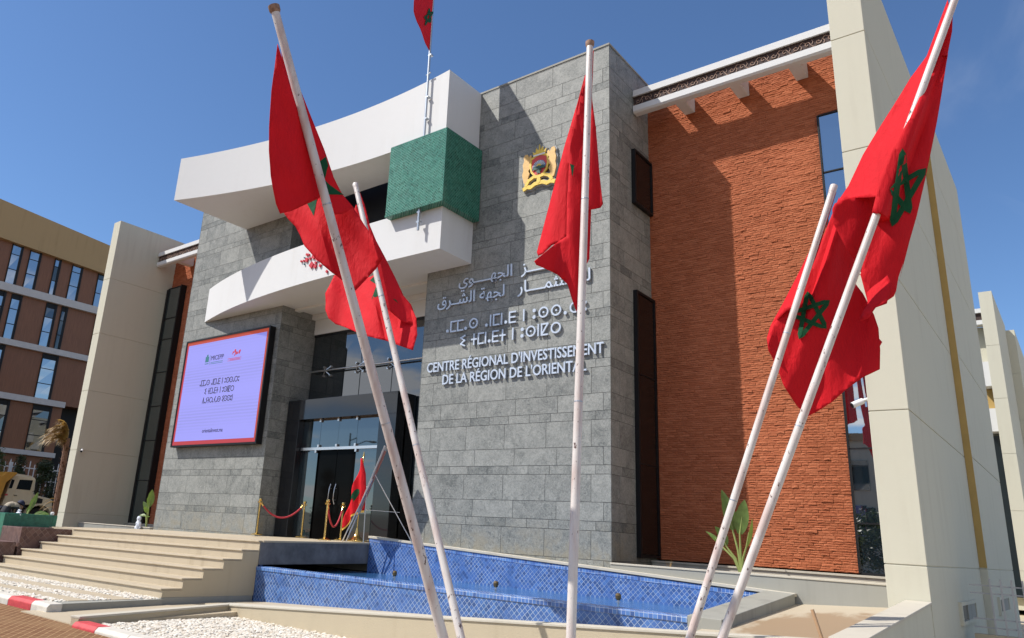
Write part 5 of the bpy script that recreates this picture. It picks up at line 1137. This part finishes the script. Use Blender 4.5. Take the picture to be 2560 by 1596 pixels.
m = MB(); m.tube([(-43.9, 18.35, 2.55), (-43.7, 18.42, 2.6)], .015, 6); m.box(-43.78, -43.68, 18.38, 18.46, 2.55, 3.05); m.build('mirror', M['blackmetal'], tr0)
# ------------------------------------------------------------------ white picket fence, bushes, palm
fz = thing('picket_fence', (-47, 20, .72), 'tall white metal picket fence in front of the brown office block', 'fence')
m = MB()
for z in (3.87, 3.2, 1.2): m.box(-47.03, -46.97, 10, 30, z, z+.06)
m.build('rail', M['fencew'], fz)
y = 10.0; k = 0
while y < 30:
    h = 4.3 if k % 2 == 0 else 4.12
    m = MB(); m.box(-46.97, -46.93, y-.022, y+.022, .7, h-.06); m.add([(-46.97, y-.022, h-.06), (-46.93, y-.022, h-.06), (-46.93, y+.022, h-.06), (-46.97, y+.022, h-.06), (-46.95, y, h+.04)], [(0, 1, 4), (1, 2, 4), (2, 3, 4), (3, 0, 4)]); m.build('picket', M['fencew'], fz); y += .27; k += 1
m = MB(); m.box(-47.08, -46.92, 18.08, 18.24, .7, 4.15); m.build('post', M['fencew'], fz)
def bush(name, c, h, rx, ry, n, label, mat, seed, cone=False, leafs=.09):
    """a tapered trunk with limbs and a crown of many small leaf faces gathered in clumps"""
    r = random.Random(seed); root = thing(name, c, label, 'tree'); c = Vector(c)
    tk = MB(); tk.tube([c, c+Vector((.03, .02, h*.35)), c+Vector((0, 0, h*.75))], [.09, .06, .02], 8)
    cl = []
    for i in range(40):
        t = r.random() if cone else r.uniform(.15, 1); rad = (1-t*.85) if cone else math.sin(math.pi*min(1, t*.9+.08))
        a = r.uniform(0, 6.28); q = r.uniform(.3, 1)**.6; p = c+Vector((math.cos(a)*rx*rad*q, math.sin(a)*ry*rad*q, h*(.12+.88*t)))
        cl.append((p, r.uniform(.22, .42)*min(rx, ry)*1.35)); tk.tube([c+Vector((0, 0, h*max(.1, t*.7))), p], [.025, .008], 5)
    tk.build('trunk', M['bark'], root); m = MB()
    for i in range(n):
        p, s = r.choice(cl); d = Vector((r.gauss(0, 1), r.gauss(0, 1), r.gauss(0, 1))).normalized(); p = p+d*s*r.random()**.4
        e = Vector((r.gauss(0, 1), r.gauss(0, 1), r.gauss(0, .6))).normalized(); f = e.cross(d)
        if f.length < .1: continue
        f.normalize(); l = leafs*r.uniform(.6, 1.3)
        m.add([p-f*l*.35, p+e*l, p+f*l*.35], [(0, 1, 2)], 0, r.random())
    m.build('crown', mat, root, recalc=False); return root
bush('cypress_bush', (-45.2, 19.3, .72), 3.35, .85, .95, 9000, 'bushy dark cypress in front of the white fence, right of the truck cab', M['darkleaf'], 11)
bush('cypress_bush', (-45.9, 18.25, .72), 3.7, .6, .55, 5000, 'narrow dark cypress rising behind the truck cab', M['darkleaf'], 12, True)
bush('pine_tree', (-45.3, 16.65, .72), 4.0, .8, .65, 4500, 'green pine at the left edge in front of the white fence', leaf_mat('pine needles', (.07, .10, .03)), 13)
def palm(base, label):
    root = thing('palm_tree', base, label, 'tree'); b = Vector(base); r = random.Random(3)
    top = b+Vector((-.05, -.12, 4.15)); tk = MB(); n = 12
    tk.tube([b.lerp(top, i/n) for i in range(n+1)], [.17-.05*i/n for i in range(n+1)], 10)
    for i in range(70):
        t = r.random(); p = b.lerp(top, t); a = r.uniform(0, 6.28); d = Vector((math.cos(a), math.sin(a), .9)).normalized(); s = Vector((-math.sin(a), math.cos(a), 0))*.05; q = p+Vector((math.cos(a), math.sin(a), 0))*.11
        tk.add([q-s, q+s, q+d*.22], [(0, 1, 2)])
    tk.build('trunk', M['bark'], root, recalc=False)
    # frayed dry fronds tied and blown to the street side
    for i in range(16):
        m = MB(); a = r.uniform(-1, 1); pts = []; l = r.uniform(.85, 1.15); q = r.uniform(.1, 1.0); z0 = top+Vector((0, 0, r.uniform(-.35, .25)))
        for k in range(10):
            t = k/9; pts.append(z0+Vector((.22*a*t, -(.12*t+.95*q*t*t)*l, l*((1.25-.25*q)*t-(.35+.75*q)*t*t))))
        m.tube(pts, [.02*(1-.8*k/9) for k in range(10)], 5)
        for k in range(2, 10):
            for z_ in range(9):
                p = pts[k-1].lerp(pts[k], z_/9); tg = (pts[k]-pts[k-1]).normalized()
                d = (tg*r.uniform(.2, 1.0)+Vector((r.uniform(-.35, .35), r.uniform(-.55, .05), r.uniform(-.9, .1)))).normalized(); ln = r.uniform(.22, .46); s_ = Vector((.012, .008, .004))
                e_ = p+d*ln*.6; f_ = p+d*ln+Vector((0, -.03, -.06)); m.add([p-s_, p+s_, e_+s_*.8, e_-s_*.8, f_], [(0, 1, 2, 3), (3, 2, 4)])
        m.build('frond', M['dryfrond'], root, recalc=False)
    for i in range(5):
        m = MB(); a = r.uniform(0, 6.28); p0 = b+Vector((0, 0, r.uniform(.75, 2.0))); pts = [p0+Vector((.2*math.cos(a)*t, -.75*t-.1*math.cos(a)*t, .55*t-.85*t*t)) for t in [k/6 for k in range(7)]]
        m.tube(pts, [.02*(1-.7*k/6) for k in range(7)], 5); m.build('old_stalk', M['dryfrond'], root)
palm((-36.0, 16.25, .72), 'palm with dry frayed fronds blown sideways behind the left pylon')
# ------------------------------------------------------------------ brown office block at the far left
nb = thing('office_block', (-54, 22, .7), 'brown panelled office block with pale bands and narrow windows at the far left', 'building'); NX = -52
m = MB(); m.box(-64, NX-.02, 4, 22.55, .7, 8.4); m.box(-64, NX-.02, 4, 40, 8.4, 18.6); m.box(-64, -53.4, 22.55, 40, .7, 8.4, 1)
m.build('wall', [M['wood'], M['blackmetal']], nb)
m = MB(); m.prism([(4, 18.85), (40, 17.2), (40, 18.6), (4, 21.85)], lambda a, b: (NX+.35, a, b), lambda a, b: (-64, a, b)); m.build('parapet', M['tan'], nb)
for z0, z1, ye in ((15.0, 15.5, 40), (11.6, 11.98, 40), (8.22, 8.6, 22.56), (4.93, 5.23, 22.56)):
    MB().box(NX-.3, NX+.30, 4, ye, z0, z1).build('floor_band', M['bandgrey'], nb)
def bwin(y0, y1, z0, z1, nn=3, mat='blueglass'):
    m = MB(); x = NX
    m.box(x-.02, x+.05, y0-.05, y0, z0, z1); m.box(x-.02, x+.05, y1, y1+.14, z0, z1)
    for i in range(1, nn): z = z0+(z1-z0)*i/nn; m.box(x-.02, x+.02, y0, y1, z-.025, z+.025)
    m.box(x-.02, x+.02, y0, y1, z1-.35, z1, 0)
    f = m.build('window', M['blackmetal'], nb)
    for i in range(nn):
        a, b = z0+(z1-z0)*i/nn+.02, z0+(z1-z0)*(i+1)/nn-.02; q = rnd.uniform(-.01, .01)
        MB().quad((x+.004, y0, a), (x+.004+q, y1, a), (x+.004, y1, b), (x+.004+q, y0, b)).build('pane', M[mat if rnd.random() < .6 else rnd.choice(('glass', 'greenglass', 'blueglass'))], f)
for y0, y1 in ((13.0, 13.5), (14.6, 15.2), (17.34, 17.85), (18.48, 19.05), (20.13, 20.38), (21.33, 21.9), (23.19, 23.8), (25, 25.6), (27, 27.6)): bwin(y0, y1, 15.52, 18.55)
for y0, y1 in ((17.1, 17.45), (17.97, 18.45), (20.19, 20.72), (21.21, 21.45), (23.6, 24.2)): bwin(y0, y1, 12.0, 14.98)
for y0, y1 in ((17.3, 18.1), (20.63, 21.5), (24, 24.7)): bwin(y0, y1, 8.62, 11.58)
bwin(18.3, 19.1, 5.25, 8.2); bwin(20.72, 21.75, 5.25, 8.2, 3, 'glass')
bwin(18.5, 19.3, 2.2, 4.8, 2, 'glass')
# ------------------------------------------------------------------ right side: fence, vents, second building
rfz = thing('picket_fence', (-1.2, 17, .5), 'white painted metal picket fence beside the shaded cream side wall', 'fence'); m = MB()
for z in (1.29, 1.16, .74, .60): m.box(-1.84, 3.0, 17.0, 17.03, z, z+.022)
m.build('rail', M['fenceshade'], rfz); x = -1.53
while x < 3:
    m = MB(); m.box(x-.013, x+.013, 16.97, 17.0, .5, 1.42); m.build('picket', M['fenceshade'], rfz); x += .155
gb2 = MB(); gb2.box(-1.84, 6, 16.9, 17.1, -.1, .5); t = gb2.build('fence_base', M['creamwall']); tag(t, 'low rendered base wall under the white picket fence at right', 'wall')
for y0, y1, lb in ((16.6, 18.75, 'square wall vent with recessed frame nearest the pylon, low on the shaded side wall'), (21.6, 23.9, 'square wall vent behind the white pickets, low on the shaded side wall')):
    xx = -1.99 if y0 < 20 else -1.85
    r = thing('wall_vent', (xx, (y0+y1)/2, .62), lb, 'vent'); m = MB(); m.box(xx, xx+.05, y0, y0+.12, .62, 1.0); m.box(xx, xx+.05, y1-.12, y1, .62, 1.0); m.box(xx, xx+.05, y0+.12, y1-.12, .62, .68); m.box(xx, xx+.05, y0+.12, y1-.12, .94, 1.0); m.build('frame', M['cream'], r)
    m = MB(); m.box(xx, xx+.012, y0+.12, y0+.9, .68, .94); m.box(xx, xx+.03, y0+.95, y1-.12, .68, .94, 1); m.build('louvre', [M['blackmetal'], M['concrete']], r)
b2 = thing('rear_building', (-8, 48, 0), 'second cream building with matching pylons far behind the right side wall', 'building')
fin(-2.54, -2.05, 40, 46.5, -.3, 13.45).build('pylon', M['cream'], b2)
fin(-2.2, -1.70, 46.52, 55, -.3, 13.2).build('side_wall', M['cream'], b2)
m = MB(); m.box(-20, -2.55, 41.5, 60, 0, 12.2); m.build('wall', M['cream'], b2)
m = MB(); m.box(-20, -2.55, 40.9, 41.45, 12.2, 12.4); m.box(-20, -2.55, 40.9, 41.45, 12.75, 12.95); m.box(-20, -2.55, 41.0, 41.4, 12.4, 12.75, 1); m.build('cornice', [M['white'], M['frieze']], b2)
MB().box(-3.0, -2.55, 40.6, 41.45, 9.3, 10.4).build('balcony', M['white'], b2); MB().box(-3.0, -2.55, 40.6, 41.45, 7.3, 8.3).build('balcony', M['white'], b2)
m = MB(); m.box(-3.2, -2.55, 41.3, 41.49, 8.31, 9.28); m.build('balcony_wall', M['mustard'], b2)
m = MB(); m.box(-3.4, -2.56, 41.3, 41.49, .5, 7.2); m.build('window', M['glass'], b2)
m = MB()
for z in (9.2, 9.6, 10.0): m.box(-1.70, -1.66, 47.2, 48.8, z, z+.16)
m.build('louvre', M['white'], b2)
# ------------------------------------------------------------------ across the street, seen only in the glass
def street_lamp(x, y, h, lb):
    r = thing('street_lamp', (x, y, 0), lb, 'street lamp'); MB().tube([(x, y, 0), (x, y, h*.6), (x, y, h)], [.11, .08, .05], 10).build('post', M['lamp'], r)
    MB().tube([(x, y, h-.5), (x+.9, y, h-.25), (x+1.5, y, h-.3)], .035, 8).build('arm', M['lamp'], r); MB().lathe([(.05, .1), (.25, .06), (.28, 0), (.1, -.05)], (x+1.6, y, h-.35), 12).build('lamp_head', M['lamp'], r)
street_lamp(-37.5, -5, 7.6, 'dark street lamp across the street reflected in the entrance glass'); street_lamp(-12, -14, 8, 'dark street lamp across the street opposite the right wing')
ob = thing('street_house', (-12, -27, 0), 'plain cream house across the street reflected in the right window strip', 'building')
MB().box(-16, -9, -32, -25, 0, 9.4).build('wall', M['cream'], ob); MB().box(-13.4, -11, -25.0, -24.9, 3, 5).build('window', M['glass'], ob); MB().box(-13.4, -11, -25.0, -24.9, 6, 8).build('window', M['glass'], ob); MB().box(-16.2, -8.8, -32.2, -24.8, 9.4, 9.9).build('roof', M['tan'], ob)
bush('street_tree', (-8.2, -12, 0), 4.0, 2.2, 1.6, 4500, 'round green tree across the street opposite the right wing', M['darkleaf'], 21, False, .2)
bush('street_tree', (-52, -16, 0), 6.5, 1.2, 1.2, 2500, 'tall narrow dark tree across the street reflected in the entrance glass', M['darkleaf'], 22, True, .22)
